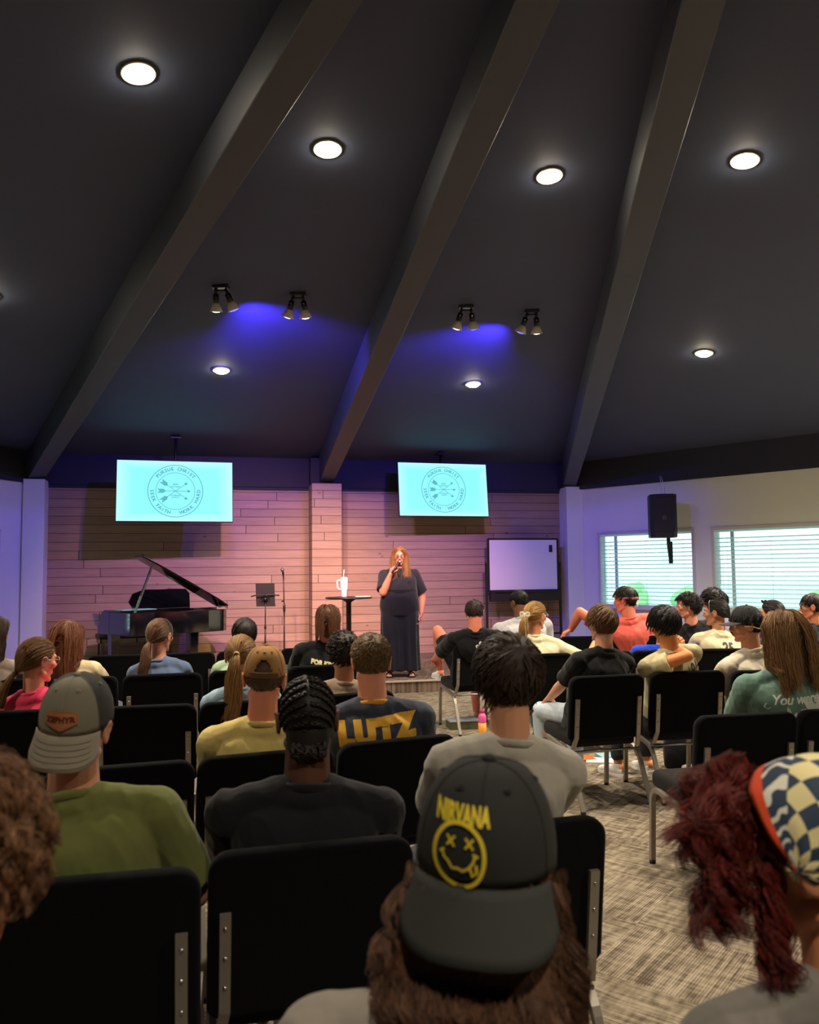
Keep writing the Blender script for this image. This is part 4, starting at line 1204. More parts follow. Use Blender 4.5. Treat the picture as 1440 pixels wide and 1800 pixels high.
def ponytail(rs, n, tie, tail, th, rad0=.012, rad1=.03, K1=8, K2=9, wave=.004, mk={}, clump=5, out=.0):
    """hair pulled to a tie then falling along the tail polyline"""
    nc = max(1, n // clump); D = rand_dirs(nc, rs, **mk); Tp = np.array(tie); rt = np.linalg.norm(Tp); Td = Tp / rt
    P = np.zeros((nc, K1 + K2, 3))
    om = np.arccos(np.clip(D @ Td, -1, 1))
    for k in range(K1):
        f = k / K1; s = np.sin(om) + 1e-6
        d = unit(D * (np.sin((1 - f) * om) / s)[:, None] + Td * (np.sin(f * om) / s)[:, None])
        r = head_r(d) + th; r = r * (1 - f ** 4) + rt * f ** 4; P[:, k] = d * r[:, None]
    tail = np.array([tie] + list(tail)); seg = np.linalg.norm(np.diff(tail, axis=0), axis=1); cum = np.concatenate([[0], np.cumsum(seg)])
    a = rs.rand(nc) * 6.28; q = np.sqrt(rs.rand(nc)); ln = .75 + .3 * rs.rand(nc); ph = rs.rand(nc) * 6.28
    for k in range(K2):
        f = (k / (K2 - 1)) * ln; u = np.clip(f, 0, 1) * cum[-1]
        c = np.stack([np.interp(u, cum, tail[:, i]) for i in range(3)], -1)
        rr = (rad0 + (rad1 - rad0) * np.sin(np.clip(f, 0, 1) * math.pi * .62)) * q * (1 if k else .6)
        w = wave * np.sin(f * 9 + ph) * min(1, k / 3)
        P[:, K1 + k] = c + np.stack([np.cos(a) * rr + w, np.sin(a) * rr * .8, w * .3], -1)
    P = np.repeat(P, clump, 0)[:n]
    return P + rs.normal(size=(len(P), 1, 3)) * .0022

# ---------------------------------------------------------------- decals printed on cloth
def conform(bm, bvh, O, X, Y, D, off=.002, maxe=.012, curve=None):
    """bm in 2-D (x,y) metres -> projected onto bvh along D from origin plane O,X,Y"""
    bmesh.ops.triangulate(bm, faces=bm.faces)
    for _ in range(4):
        es = [e for e in bm.edges if e.calc_length() > maxe]
        if not es: break
        bmesh.ops.subdivide_edges(bm, edges=es, cuts=1)
        bmesh.ops.triangulate(bm, faces=bm.faces)
    O, X, Y, D = Vector(O), Vector(X).normalized(), Vector(Y).normalized(), Vector(D).normalized()
    last = None; dead = []
    for v in bm.verts:
        p = O + X * v.co.x + Y * v.co.y - D * .5
        h = bvh.ray_cast(p, D, 1.0)
        if h[0] is None: dead.append(v); continue
        v.co = h[0] - D * off
    if dead: bmesh.ops.delete(bm, geom=dead, context='VERTS')
    return bm
def bvh_of(me): return BVHTree.FromPolygons([v.co[:] for v in me.vertices], [p.vertices[:] for p in me.polygons])

# ---------------------------------------------------------------- the figure
def rotm(yaw=0, pitch=0, roll=0):
    """yaw + = turn left, pitch + = look up, roll + = tilt to own right"""
    return Matrix.Rotation(R(yaw), 3, 'Z') @ Matrix.Rotation(R(pitch), 3, 'X') @ Matrix.Rotation(R(roll), 3, 'Y')

class Person: pass
def person(key, chair, head, label, skinc='#d99a7c', shirt='#888888', pants='#2a2f3a', fem=False, hyaw=0, hpitch=-4, hroll=0, byaw=0,
           w=1.0, depth=1.0, arms=None, sleeve=.55, vox=.0065, hs=1.0, folds=.005, legs=None, shorts=False, shoes='#e8e6e2', collar=None, seed=1, hoff=.012, sh=None, hipback=.24, shirtfit=1.0):
    """chair: key or (x,y,yaw); head: world (x,y,ztop)"""
    if isinstance(chair, str):
        cx, cy, cyaw = CHD[chair]; f = Vector((-math.sin(R(cyaw)), math.cos(R(cyaw)))); hx, hy = cx + f.x * hipback, cy + f.y * hipback
        if byaw == 0: byaw = -.5 * cyaw
    else: hx, hy, cyaw = chair
    yaw = cyaw + byaw
    root = empty('person', (hx, hy, 0), R(yaw), label, 'person')
    Rz = Matrix.Rotation(R(-yaw), 3, 'Z')
    ht = Rz @ Vector((head[0] - hx, head[1] - hy, 0)); ht.z = head[2]
    P = Person(); P.root = root; P.seed = seed; P.key = key; P.vox = vox
    # head frame
    HM = rotm(hyaw, hpitch, hroll)
    hc = ht - HM @ Vector((0, 0, (.113 + hoff) * hs)); P.hc = hc; P.HM = HM; P.hs = hs
    H0 = Vector((0, 0, .535))
    neck = hc + HM @ Vector((0, -.022, -.085)) * hs + Vector((0, 0, -.075))   # base of the neck
    ax = (neck - H0); Lt = ax.length; Z = ax.normalized(); Xl = Vector((1, 0, 0)); Y = Z.cross(Xl).normalized(); X = Y.cross(Z).normalized()
    P.X, P.Y, P.Z, P.neck, P.H0 = X, Y, Z, neck, H0
    def T(x, y, z): return H0 + X * x + Y * y + Z * z     # torso frame; z measured up from the hips
    P.T = T; P.rotT = Matrix((X, Y, Z)).transposed()
    shw = sh or ((.172 if fem else .188) * w); dp = depth
    Ls = Lt - .035
    P.Ls, P.shw = Ls, shw
    hunch = -.012
    def torso(B, g, waist=1.0, low=-.10):
        wf = .90 if fem else 1.0
        secs = [(T(0, .02, low), .165 * w + g, .115 * dp + g), (T(0, .01, .03), .172 * w + g, .122 * dp + g), (T(0, .0, .14), .150 * w * wf * waist + g, .112 * dp * waist + g),
                (T(0, hunch, Ls - .20), .158 * w * (wf + .04) + g, .118 * dp + g), (T(0, hunch * 1.6, Ls - .10), .172 * w + g, .108 * dp + g), (T(0, hunch * 1.3, Ls - .045), .160 * w + g, .082 * dp + g * .8), (T(0, -.008, Ls - .008), .105 * w + g * .6, .060 + g * .6), (T(0, 0, Ls + .025), .06, .05)]
        B.loft([(c, rx, ry, X, Y) for c, rx, ry in secs])
        for s in (-1, 1):
            B.cone(T(s * .035, -.008, Ls + .006), .044 + g * .5, T(s * (shw - .012), -.006, Ls - .048), .048 * (.94 if fem else 1) + g * .7)
            B.ball(T(s * .09 * w, -.075 * dp, Ls - .13), (.06 + g, .035 + g, .08))
            if fem: B.ball(T(s * .075 * w, .085 * dp, Ls - .17), (.058 + g, .05 + g, .055 + g))
    B = Blob(); torso(B, 0)
    # neck + head
    nb = T(0, -.004, Ls - .02); nt = hc + HM @ Vector((0, -.018, -.045)) * hs
    nr = (.050 if fem else .058) * (.5 + .5 * w)
    B.cone(nb, nr * 1.12, nt, nr * .98)
    def TH(v):
        return HM if v is None else hc + HM @ v
    head_prims(B, TH, hs)
    # arms
    arms = arms or {}
    P.W = {}; P.E = {}; P.S = {}
    ua, fa = (.265 if fem else .285) * (.6 + .4 * w), .245
    ra = (.040 if fem else .046) * w
    for s in (-1, 1):
        a = arms.get('R' if s > 0 else 'L', {})
        S = T(s * shw, -.006, Ls - .06)
        tgt = Vector(a.get('w', (s * .12, .36, .60)))
        E, Wp = ik(S, tgt, ua, fa, a.get('pole', (s * .55, -.3, -.8)))
        P.W[s], P.E[s], P.S[s] = Wp, E, S
        B.chain([S, S.lerp(E, .45), E, E.lerp(Wp, .3), Wp], [ra * 1.06, ra * .98, ra * .80, ra * .84, ra * .56])
        hd = Vector(a.get('hd', (Wp - E).normalized() * .8 + Vector((0, .3, -.35)))); hn = Vector(a.get('hn', (0, 0, 1)))
        hand(B, Wp, hd, hn, a.get('th', -s), a.get('curl', .35), sc_=.92 if fem else 1.0, curls=a.get('curls'))
    # legs
    lg = legs or {}
    P.K = {}; P.A = {}
    for s in (-1, 1):
        l = lg.get('R' if s > 0 else 'L', {})
        hip = Vector((s * .09, .02, .535)); K = Vector(l.get('k', (s * .13, .44, .515))); A = Vector(l.get('a', (s * .13, .40, .095)))
        P.K[s], P.A[s] = K, A
        B.cone(hip, .082 * w, K, .055); B.chain([K, K.lerp(A, .35) + Vector((0, -.012, 0)), A], [.053, .054, .036])
        ft = Vector(l.get('f', (s * .15, 1, 0))).normalized(); P_f = ft
        B.cone(A + Vector((0, 0, -.035)) - ft * .03, .034, A + ft * .13 + Vector((0, 0, -.06)), .026)
        P.__dict__.setdefault('F', {})[s] = ft
    P.body = obj('body', B.mesh(vox, 3, 'body'), skin(skinc), root)
    # shirt
    g = .013 * shirtfit
    B = Blob(); torso(B, g, 1.06, -.11)
    B.cone(T(-.05 * w, -.012, Ls - .014), .062, T(.05 * w, -.012, Ls - .014), .062); B.ball(T(0, -.018, Ls + .002), (.080 * w, .062 * w, .044), P.rotT)
    for s in (-1, 1):
        S, E, Wp = P.S[s], P.E[s], P.W[s]
        if sleeve <= 1: q = S.lerp(E, sleeve); B.cone(S, ra + g + .004, q, ra + g + .010, flat1=True)
        else:
            q = E.lerp(Wp, sleeve - 1); B.cone(S, ra + g + .002, E, ra * .86 + g + .003); B.cone(E, ra * .86 + g + .002, q, ra * .62 + g, flat1=True)
    P.shirt = obj('shirt', B.mesh(vox, 9, 'shirt', (folds * 1.2, 7.0, seed)), cloth(shirt), root)
    # neckband
    bm = NB(); c = T(0, .006, Ls + .014); nz = (Z * .93 + Y * .36).normalized(); ux = X; uy = nz.cross(ux).normalized()
    ring = [c + ux * math.cos(a) * (nr * 1.06 + .012) + uy * math.sin(a) * (nr * 1.02 + .016) for a in [2 * math.pi * k / 28 for k in range(28)]]
    n = 28; prof = [(0, .012), (.0065, .004), (.006, -.012), (-.003, -.012), (-.005, .006)]
    rings = []
    for k in range(n):
        rad = (ring[k] - c).normalized(); rings.append([bm.verts.new(ring[k] + rad * a - rad * b * -.25 + nz * b) for a, b in prof])
    for k in range(n):
        a, b = rings[k], rings[(k + 1) % n]
        for j in range(5): bm.faces.new((a[j], a[(j + 1) % 5], b[(j + 1) % 5], b[j])).smooth = True
    bmesh.ops.recalc_face_normals(bm, faces=bm.faces)
    co = obj('collar', bm, cloth(collar or shirt), P.shirt)
    if collar and collar != shirt: co['label'] = 'contrasting neckband'
    # trousers / shorts
    B = Blob()
    B.loft([(Vector((0, .02, .435)), .17 * w, .13, Vector((1, 0, 0)), Vector((0, 1, 0))), (Vector((0, .015, .52)), .18 * w, .14, Vector((1, 0, 0)), Vector((0, 1, 0))), (T(0, .008, .08), .166 * w, .125 * dp, X, Y)])
    for s in (-1, 1):
        hip = Vector((s * .09, .02, .535)); K, A = P.K[s], P.A[s]
        if shorts: B.cone(hip, .09 * w, hip.lerp(K, .8), .078, flat1=True)
        else: B.cone(hip, .088 * w, K, .066); B.chain([K, K.lerp(A, .85)], [.066, .055])
    P.pants = obj('shorts' if shorts else 'trousers', B.mesh(.009, 2, 'trousers', (.004, 6, seed + 5)), cloth(pants), root)
    for s in (-1, 1):
        shoe(root, P.A[s], P.F[s], shoes)
    return P

def shoe(root, A, f, col, z0=None):
    f = Vector((f.x, f.y, 0)).normalized(); r = Vector((f.y, -f.x, 0)); z0 = A.z - .095 if z0 is None else z0
    B = Blob(); U = Vector((0, 0, 1)); c = Vector((A.x, A.y, z0))
    B.loft([(c - f * .055 + U * .04, .03, .035, r, U), (c - f * .02 + U * .045, .036, .042, r, U), (c + f * .05 + U * .042, .040, .038, r, U), (c + f * .12 + U * .034, .044, .028, r, U), (c + f * .175 + U * .028, .036, .022, r, U), (c + f * .20 + U * .024, .02, .014, r, U)])
    B.cone(c + U * .05, .040, c + U * .095 - f * .005, .038, flat1=True)
    s = obj('shoe', B.mesh(.006, 2, 'shoe'), cloth(col, .6), root)
    bm = NB()
    pts = [(-.062, -.026), (-.04, -.034), (.05, -.038), (.12, -.045), (.18, -.036), (.207, -.012), (.207, .012), (.18, .036), (.12, .045), (.05, .038), (-.04, .034), (-.062, .026)]
    prism(bm, [(c.x + f.x * a + r.x * b * -1, c.y + f.y * a + r.y * b * -1) for a, b in pts], z0 + .001, z0 + .022)
    bmesh.ops.recalc_face_normals(bm, faces=bm.faces); obj('sole', bm, MW['tumbler'], s)

def xf(P): return Matrix.Translation(P.hc) @ P.HM.to_4x4()
def put_hair(P, hb, col, name='hair', rough=.55):
    return obj(name, hb.mesh(xf(P), P.hs), hairmat(col, rough), P.root)

def eyes(P, iris='#4a6a7a'):
    for s in (-1, 1):
        bm = NB(); c = P.hc + P.HM @ (Vector((s * .0305, .0755, .006)) * P.hs); fwd = P.HM @ Vector((0, 1, 0))
        sphere(bm, c, .0125 * P.hs, u=16, v=12)
        e = obj('eye', bm, EYEW, P.root)
        bm = NB(); lathe(bm, [(0, .0130), (.0030, .0128), (.0058, .0115)], c, 16, axis=fwd); obj('iris', bm, mat('iris', iris, .2), e)
    bm = NB()
    for s in (-1, 1):
        tube(bm, [P.hc + P.HM @ (Vector(v) * P.hs) for v in ((s * .014, .0965, .029), (s * .032, .0905, .034), (s * .048, .077, .030))], [.0022, .003, .0015], 6)
    obj('eyebrows', bm, BROW, P.root)
    bm = NB()
    tube(bm, [P.hc + P.HM @ (Vector(v) * P.hs) for v in ((-.020, .0862, -.0600), (-.009, .0952, -.0612), (.009, .0952, -.0612), (.020, .0862, -.0600))], [.001, .0042, .0042, .001], 8)
    obj('lips', bm, LIP, P.root)
EYEW = mat('eye_white', '#e9e4df', .2); BROW = mat('brow_hair', '#5a4030', .8); LIP = mat('lip', '#b8605a', .4)

def glasses(P, col='#b08a80'):
    m = mat('glasses_frame', col, .3, metal=.4); bm = NB()
    def Q(x, y, z): return P.hc + P.HM @ (Vector((x, y, z)) * P.hs)
    for s in (-1, 1):
        pts = [Q(s * (.034 + math.cos(a) * .024), .099 - abs(math.cos(a) * .5 + .5) * .006 * 1, .006 + math.sin(a) * .019) for a in [2 * math.pi * k / 20 for k in range(21)]]
        tube(bm, pts, .0016, 6)
        tube(bm, [Q(s * .058, .094, .012), Q(s * .082, .070, .012), Q(s * .086, .0, .008), Q(s * .084, -.02, -.004)], .0018, 6)
    tube(bm, [Q(-.010, .101, .010), Q(0, .104, .014), Q(.010, .101, .010)], .0016, 6)
    g = obj('glasses', bm, m, P.root)
    for s in (-1, 1):
        bm = NB(); vs = [bm.verts.new(Q(s * (.034 + math.cos(a) * .023), .0985 - abs(math.cos(a) * .5 + .5) * .006, .006 + math.sin(a) * .018)) for a in [2 * math.pi * k / 20 for k in range(20)]]
        bm.faces.new(vs); r = bmesh.ops.extrude_face_region(bm, geom=bm.faces[:]); bmesh.ops.translate(bm, vec=P.HM @ Vector((0, .0012, 0)), verts=[v for v in r['geom'] if isinstance(v, bmesh.types.BMVert)])
        bmesh.ops.recalc_face_normals(bm, faces=bm.faces); obj('spectacle_lens', bm, WP, g)

# ---------------------------------------------------------------- caps
def cap(P, front_col, side_col=None, brim_col=None, button=None, back=False, brim_droop=48, tilt=0, brim_len=.082, opening=False, rows=True, crown_h=.118, wide=1.0, flare=.12, stitch='#8d877c'):
    """cap frame: +y = brim side"""
    M = xf(P) @ Matrix.Scale(P.hs, 4) @ Matrix.Translation((0, -.006, .020)) @ Matrix.Rotation(R(180 if back else 0), 4, 'Z') @ Matrix.Rotation(R(tilt), 4, 'X')
    rx, ry, h = .086 * wide, .105, crown_h
    def S(a, t):   # a azimuth (0 = +y), t 0 band .. 1 top
        e = t * math.pi / 2
        c = math.cos(e) ** .72; z = h * math.sin(e) ** .92
        fr = 1 + .03 * max(0, math.cos(a)) * math.sin(e * 2)
        return Vector((math.sin(a) * rx * c * fr, math.cos(a) * ry * c * fr, z))
    bm = NB(); na, ne = 72, 18
    def is_front(a): return math.cos(a) > math.cos(R(62))
    g = [[bm.verts.new(M @ S(2 * math.pi * i / na, j / ne)) for j in range(ne)] for i in range(na)]
    top = bm.verts.new(M @ Vector((0, 0, h)))
    def hole(a, t): return opening and abs(((math.degrees(a) % 360) - 180)) < 23 and .10 < t < .10 + .30 * math.sqrt(max(0, 1 - ((abs(math.degrees(a) % 360 - 180)) / 23) ** 2)) 
    for i in range(na):
        a = 2 * math.pi * (i + .5) / na; i2 = (i + 1) % na
        for j in range(ne - 1):
            if hole(a, (j + .5) / ne): continue
            f = bm.faces.new((g[i][j], g[i2][j], g[i2][j + 1], g[i][j + 1])); f.smooth = True; f.material_index = 0 if is_front(a) else 1
        f = bm.faces.new((g[i][ne - 1], g[i2][ne - 1], top)); f.smooth = True; f.material_index = 0 if is_front(a) else 1
    bmesh.ops.recalc_face_normals(bm, faces=bm.faces)
    r = bmesh.ops.solidify(bm, geom=bm.faces[:], thickness=.0025)
    cr = obj('cap', bm, [front_col, side_col or front_col], P.root)
    P.cap = cr
    seam = mat('cap_seam', stitch, .9)
    bm = NB()
    for a in ([0, 60, 120, 180, 240, 300] if not opening else [0, 60, 120, 240, 300]):
        tube(bm, [M @ (S(R(a), t) * 1.004) for t in [k / 14 for k in range(15)]], .0010, 5)
    obj('seams', bm, seam, cr)
    for a in (28, 92, 150, 210, 268, 332):
        bm = NB(); c = S(R(a), .62) * 1.008; lathe(bm, [(.0035, 0), (.0055, .0008), (.0035, .0018), (.002, .0)], M @ c, 10, axis=M.to_3x3() @ c)
        obj('eyelet', bm, seam, cr)
    bm = NB(); sphere(bm, M @ Vector((0, 0, h + .002)), (.0095, .0095, .006), u=12, v=8); obj('button', bm, button or front_col, cr)
    # brim
    bm = NB(); nu, nv = 24, 7; hw = R(58); rows_ = []
    dr = R(brim_droop)
    for j in range(nv):
        v = j / (nv - 1); ring = []
        for i in range(nu + 1):
            u = -1 + 2 * i / nu; a = u * hw
            base = S(a, 0.0)
            ln = brim_len * (1 - abs(u) ** 3.2) ** .5 if abs(u) < 1 else 0
            out = Vector((base.x * .10, ln * v * math.cos(dr), -ln * v * math.sin(dr)))
            # wider front: pull sideways to keep width
            p = base + out + Vector((base.x * flare * v * (ln / brim_len) ** .5, 0, 0)) - Vector((base.x * .10 * (1 - v) * 0, 0, 0))
            p.z -= (u * u) * .016 * v
            ring.append(p)
        rows_.append(ring)
    gv = [[bm.verts.new(M @ p) for p in ring] for ring in rows_]
    for j in range(nv - 1):
        for i in range(nu):
            try: bm.faces.new((gv[j][i], gv[j][i + 1], gv[j + 1][i + 1], gv[j + 1][i])).smooth = True
            except ValueError: pass
    bmesh.ops.recalc_face_normals(bm, faces=bm.faces); bmesh.ops.solidify(bm, geom=bm.faces[:], thickness=.0035)
    br = obj('brim', bm, brim_col or front_col, cr)
    if rows:
        bm = NB()
        for j in range(2, nv - 0):
            v = (j - .5) / (nv - 1)
            pts = []
            for i in range(3, nu - 2):
                u = -1 + 2 * i / nu; A, Bp = rows_[j - 1][i], rows_[min(j, nv - 1)][i]
                pts.append(M @ ((A + Bp) / 2 + Vector((0, .35, .9)) * .0032))
            tube(bm, pts, .0007, 4)
        obj('brim_stitching', bm, seam, cr)
    P.capM, P.capS = M, S
    return cr
def cap_decal(P, bm, z, matr, parent, name, x=0, off=.004, maxe=.006):
    """decal on the brim-side face of the crown; bm 2-D centred; z height above band"""
    b = bvh_of(P.cap.data); M = P.capM; M3 = M.to_3x3()
    O = M @ Vector((x, .1, z)); D = -(M3 @ Vector((0, 1, .0))).normalized()
    Xv = (M3 @ Vector((-1, 0, 0))).normalized(); Yv = (M3 @ Vector((0, 0, 1))).normalized()
    conform(bm, b, O, Xv, Yv, D, off, maxe)
    return obj(name, bm, matr, parent)
def back_decal(P, bm, z, matr, name='shirt_print', x=0, roll=0, off=.003, X=None, D=None, maxe=.012):
    """print on the back of the shirt; z = below the neck base (m); seen from behind"""
    b = bvh_of(P.shirt.data); X = X or P.X; D = D or P.Y
    Z = P.Z; c, s = math.cos(R(roll)), math.sin(R(roll)); Xr = X * c + Z * s; Yr = Z * c - X * s
    O = P.T(0, 0, P.Ls) - Z * z + X * x
    conform(bm, b, O, Xr, Yr, D, off, maxe)
    return obj(name, bm, matr, P.shirt)
# ================================================================== AUDIENCE
def hd(x, y, z, k=1.037): return (x * k, y * k, 1.55 - (1.55 - z) * k)
def RS(n): return np.random.RandomState(n)
def short_hair(P, col, n=1400, th=.012, length=.035, lift=.012, seed=1, rad=.0011, var=.3, rough=.58, **k):
    mk = k.pop('mk', {}); thf = k.pop('thf', None); lump = k.pop('lump', .004); warm = k.pop('warm', .1)
    hb = HairBuilder(col).shell(th, seed, lump, 22, shape=thf, tint=.55, **mk)
    hb.strands(comb(RS(seed), n, length, th, lift, mk=mk, thf=thf, **k), rad, var, warm, rs=RS(seed + 1))
    return put_hair(P, hb, col, rough=rough)

# ---- man in olive with the grey backwards cap
P = person('olive', 'A1', hd(-.845, 2.12, 1.275), 'man in olive green shirt and grey backwards cap with a leather patch', skinc='#d69a7d', shirt='#6d7340', pants='#3a3d44', hyaw=-6, hpitch=2, hroll=4, w=1.10, depth=1.05, vox=.005, seed=2, folds=.004, sleeve=.8,
           arms={'R': dict(w=(.16, .34, .60)), 'L': dict(w=(-.1, .36, .60))})
hb = HairBuilder('').shell(.004, 2, 0, tint=.8, nape=-30); hb.strands(comb(RS(3), 900, .012, .003, .003, mk=dict(nape=-32)), .0009, .3, rs=RS(5)); put_hair(P, hb, '#5b4434')
gk = mat('cap_khaki', '#84806f', .9, bump=(500, .3, .001)); gd = mat('cap_mesh_charcoal', '#3c3c3a', .9, bump=(700, .6, .002)); gb = mat('cap_brim_khaki', '#9c9483', .9, bump=(500, .3, .001))
c = cap(P, gk, gd, gb, gb, back=True, brim_droop=62, tilt=-10, brim_len=.088, crown_h=.125, wide=1.04, flare=.22)
lea = mat('leather_patch', '#b97750', .55, var=(60, .12)); leam = mat('leather_emboss', '#5d2f20', .6)
bm = NB(); flat_poly(bm, [(-.042, .016), (-.026, .0235), (.026, .0235), (.042, .016), (.042, -.010), (.0, -.0285), (-.042, -.010)]); pa = cap_decal(P, bm, .042, lea, c, 'leather_patch', off=.004)
bm = NB(); flat_line(bm, [(-.039, .0145), (-.025, .0212), (.025, .0212), (.039, .0145), (.039, -.0088), (0, -.0258), (-.039, -.0088)], .0007, closed=True); cap_decal(P, bm, .042, leam, pa, 'patch_stitching', off=.0055)
cap_decal(P, text_mesh('ZEPHYR', .0185, bold=.0011, spacing=1.08), .044, leam, pa, 'patch_lettering', off=.0056)

# ---- person with cornrows
P = person('braid', 'A2', hd(-.287, 2.28, 1.262), 'person with black cornrow braids and a faded black shirt', skinc='#5a3a2c', shirt='#1a1b1e', pants='#25272c', hyaw=2, hpitch=-6, w=1.12, depth=1.1, vox=.005, seed=3, folds=.005, sleeve=.75)
hb = HairBuilder('').shell(.004, 3, 0, tint=.45, nape=-44, ear=4)
rs = RS(8)
def row_path(pts_deg, lift):
    out = []
    for az, el in pts_deg:
        d = dirv(R(az), R(el)); out.append(d * (float(head_r(d[None])[0]) + lift))
    return np.array(out)
tubes = []
for s in (-1, 1):
    for k in range(9):
        el0 = 80 - k * 13.5
        n = 34; pp = []
        for j in range(n):
            f = j / (n - 1); az = s * (3 + 72 * f); el = el0 - 10 * f - 26 * f * f + (6 if k < 2 else 0) * f
            el = max(el, -44 + 6 * f)
            pp.append((az if el0 < 60 else s * (3 + (78 + (el0 - 60) * 1.2) * f), el))
        tubes.append((row_path(pp, .007), k))
def braid(hb, path, r0, beads=1.0, tint=.9):
    """three-strand plait: bulging tube with a twist"""
    K = len(path) * 3; t = np.linspace(0, len(path) - 1, K); c = np.stack([np.interp(t, np.arange(len(path)), path[:, i]) for i in range(3)], -1)
    Tn = unit(np.gradient(c, axis=0)); U = unit(c * np.array([1, 1, 1.0])); Sd = unit(np.cross(Tn, U)); L = np.cumsum(np.linalg.norm(np.gradient(c, axis=0), axis=1))
    Q = []
    for q in range(3):
        ph = L / .0075 + q * 2.094
        Q.append(c + Sd * (np.sin(ph) * r0 * .62)[:, None] + U * (np.sin(2 * ph) * r0 * .30)[:, None])
    Q = np.array(Q); hb.strands(Q, r0 * .72, .12, rs=RS(4), tl=tint)
for pth, k in tubes: braid(hb, pth, .0066)
for j in range(9):     # loose plait ends gathered at the nape
    x = (j - 4) * .011; p0 = np.array([x, -.085, -.055]); pts = np.array([p0 + np.array([rs.normal() * .003 - x * .25 * f, -.012 * math.sin(f * 3.1), -.052 * f]) for f in np.linspace(0, 1, 8)]); braid(hb, pts, .0062)
hb.mass([((0, -.050, -.02), .062, .045), ((0, -.055, -.05), .060, .040), ((0, -.058, -.08), .052, .034), ((0, -.060, -.105), .034, .026), ((0, -.06, -.115), .01, .01)], tint=.5)
put_hair(P, hb, '#1d1715')

# ---- person in light grey with thick dark hair
P = person('greyT', 'A3', hd(.279, 2.42, 1.348), 'man with thick short dark brown hair in a light grey t-shirt, beyond the smiley cap', skinc='#cf9676', shirt='#a8a49a', pants='#33363d', hyaw=0, hpitch=-5, w=.98, vox=.005, seed=4, folds=.0045, sleeve=.8, hoff=.02)
tf = lambda d: 1 + .55 * sstep(d[..., 2], .0, .7) + .35 * np.abs(d[..., 0]) * sstep(d[..., 2], -.1, .3)
short_hair(P, '#3f3027', n=6500, th=.019, length=.055, lift=.014, seed=12, rad=.0010, lump=.010, thf=tf, clump=10, noise_=.35, mk=dict(nape=-57, ear=0), crown=(.1, -.72, .68))
# ---- LUTZ
P = person('navyyellow', 'B3', hd(-.172, 3.55, 1.271), 'man with cropped sandy hair in a navy t-shirt with yellow collar and letters', skinc='#e09a80', shirt='#3f4454', pants='#4a4d55', hyaw=0, hpitch=-3, w=1.12, depth=1.05, vox=.0055, seed=5, folds=.006, sleeve=.85, collar='#dfa03a', byaw=-16)
tf = lambda d: .25 + .9 * sstep(d[..., 2], .05, .75)
short_hair(P, '#7d6548', n=4200, th=.016, length=.020, lift=.010, seed=14, rad=.0009, lump=.002, thf=tf, clump=3, noise_=.7, mk=dict(nape=-54, ear=2))
yl = mat('print_yellow', '#e9b233', .7)
bm = text_mesh('LUTZ', .112, bold=.012, spacing=1.28)
for (cx, ys) in ((-.128, (-.034,)), (-.03, (.036,)), (.05, (.036, -.034)), (.13, (.036, -.034))): pass
back_decal(P, bm, .072, yl, x=.004, roll=2)

# ---- yellow shirt, tan cap
P = person('yellow', 'B2', hd(-.578, 3.30, 1.239), 'person in a pale yellow t-shirt and tan cap with an open strap back', skinc='#e0906f', shirt='#dcc67c', pants='#3b3f4a', hyaw=-4, hpitch=-2, hroll=3, w=1.02, vox=.0055, seed=6, folds=.005, sleeve=.8)
short_hair(P, '#6b5140', n=1800, th=.007, length=.014, lift=.004, seed=15, rad=.0009, mk=dict(nape=-36, ear=4), lump=.001)
tc = mat('cap_tan', '#a87c48', .9, bump=(500, .3, .001))
c = cap(P, tc, tc, tc, tc, tilt=4, opening=True, rows=False, stitch='#8a6238', brim_droop=20)
M, S = P.capM, P.capS
bm = NB(); pts = [M @ (S(R(180 + a), .05) * 1.012) for a in range(-42, 43, 6)]; tube(bm, pts, .004, sq=(.003, .016)); obj('strap', bm, mat('cap_strap', '#5d4026', .7), c)
bm = NB(); box(bm, M @ (S(R(214), .06) * 1.02), (.011, .005, .013)); obj('buckle', bm, MW['bolt'], c)
bm = NB(); g = text_mesh('C', .022, bold=.001); pts2 = [M @ (S(R(180 + a), .62) * 1.012) for a in (-6, 0, 6)]; tube(bm, pts2, .0028, 6); obj('embroidery', bm, mat('thread_pale', '#cfae7c', .8), c); g.free()

# ---- light-blue, streaked ponytail
P = person('ltblue', 'C2', hd(-.925, 4.50, 1.204), 'girl in a light blue shirt with a long streaky blond ponytail', skinc='#e3a184', shirt='#9db8cc', pants='#33425c', fem=True, hyaw=-5, hpitch=-4, w=1.0, vox=.006, seed=7, sleeve=.9)
hb = HairBuilder('').shell(.010, 7, .002, tint=.7, nape=-36)
hb.strands(ponytail(RS(20), 2600, (-.005, -.118, .022), [(-.01, -.150, -.02), (-.02, -.150, -.12), (-.015, -.145, -.24), (-.03, -.15, -.34)], .012, .014, .045, wave=.010, mk=dict(nape=-36)), .0011, .55, .3, rs=RS(21))
put_hair(P, hb, '#8f7048')
bm = NB(); lathe(bm, [(.012, -.006), (.017, -.006), (.017, .006), (.012, .006)], P.hc + P.HM @ Vector((-.006, -.128, .015)), 16, axis=P.HM @ Vector((0, -.8, -.3))); obj('hair_tie', bm, mat('hair_tie_tan', '#c4a070', .7), P.root)

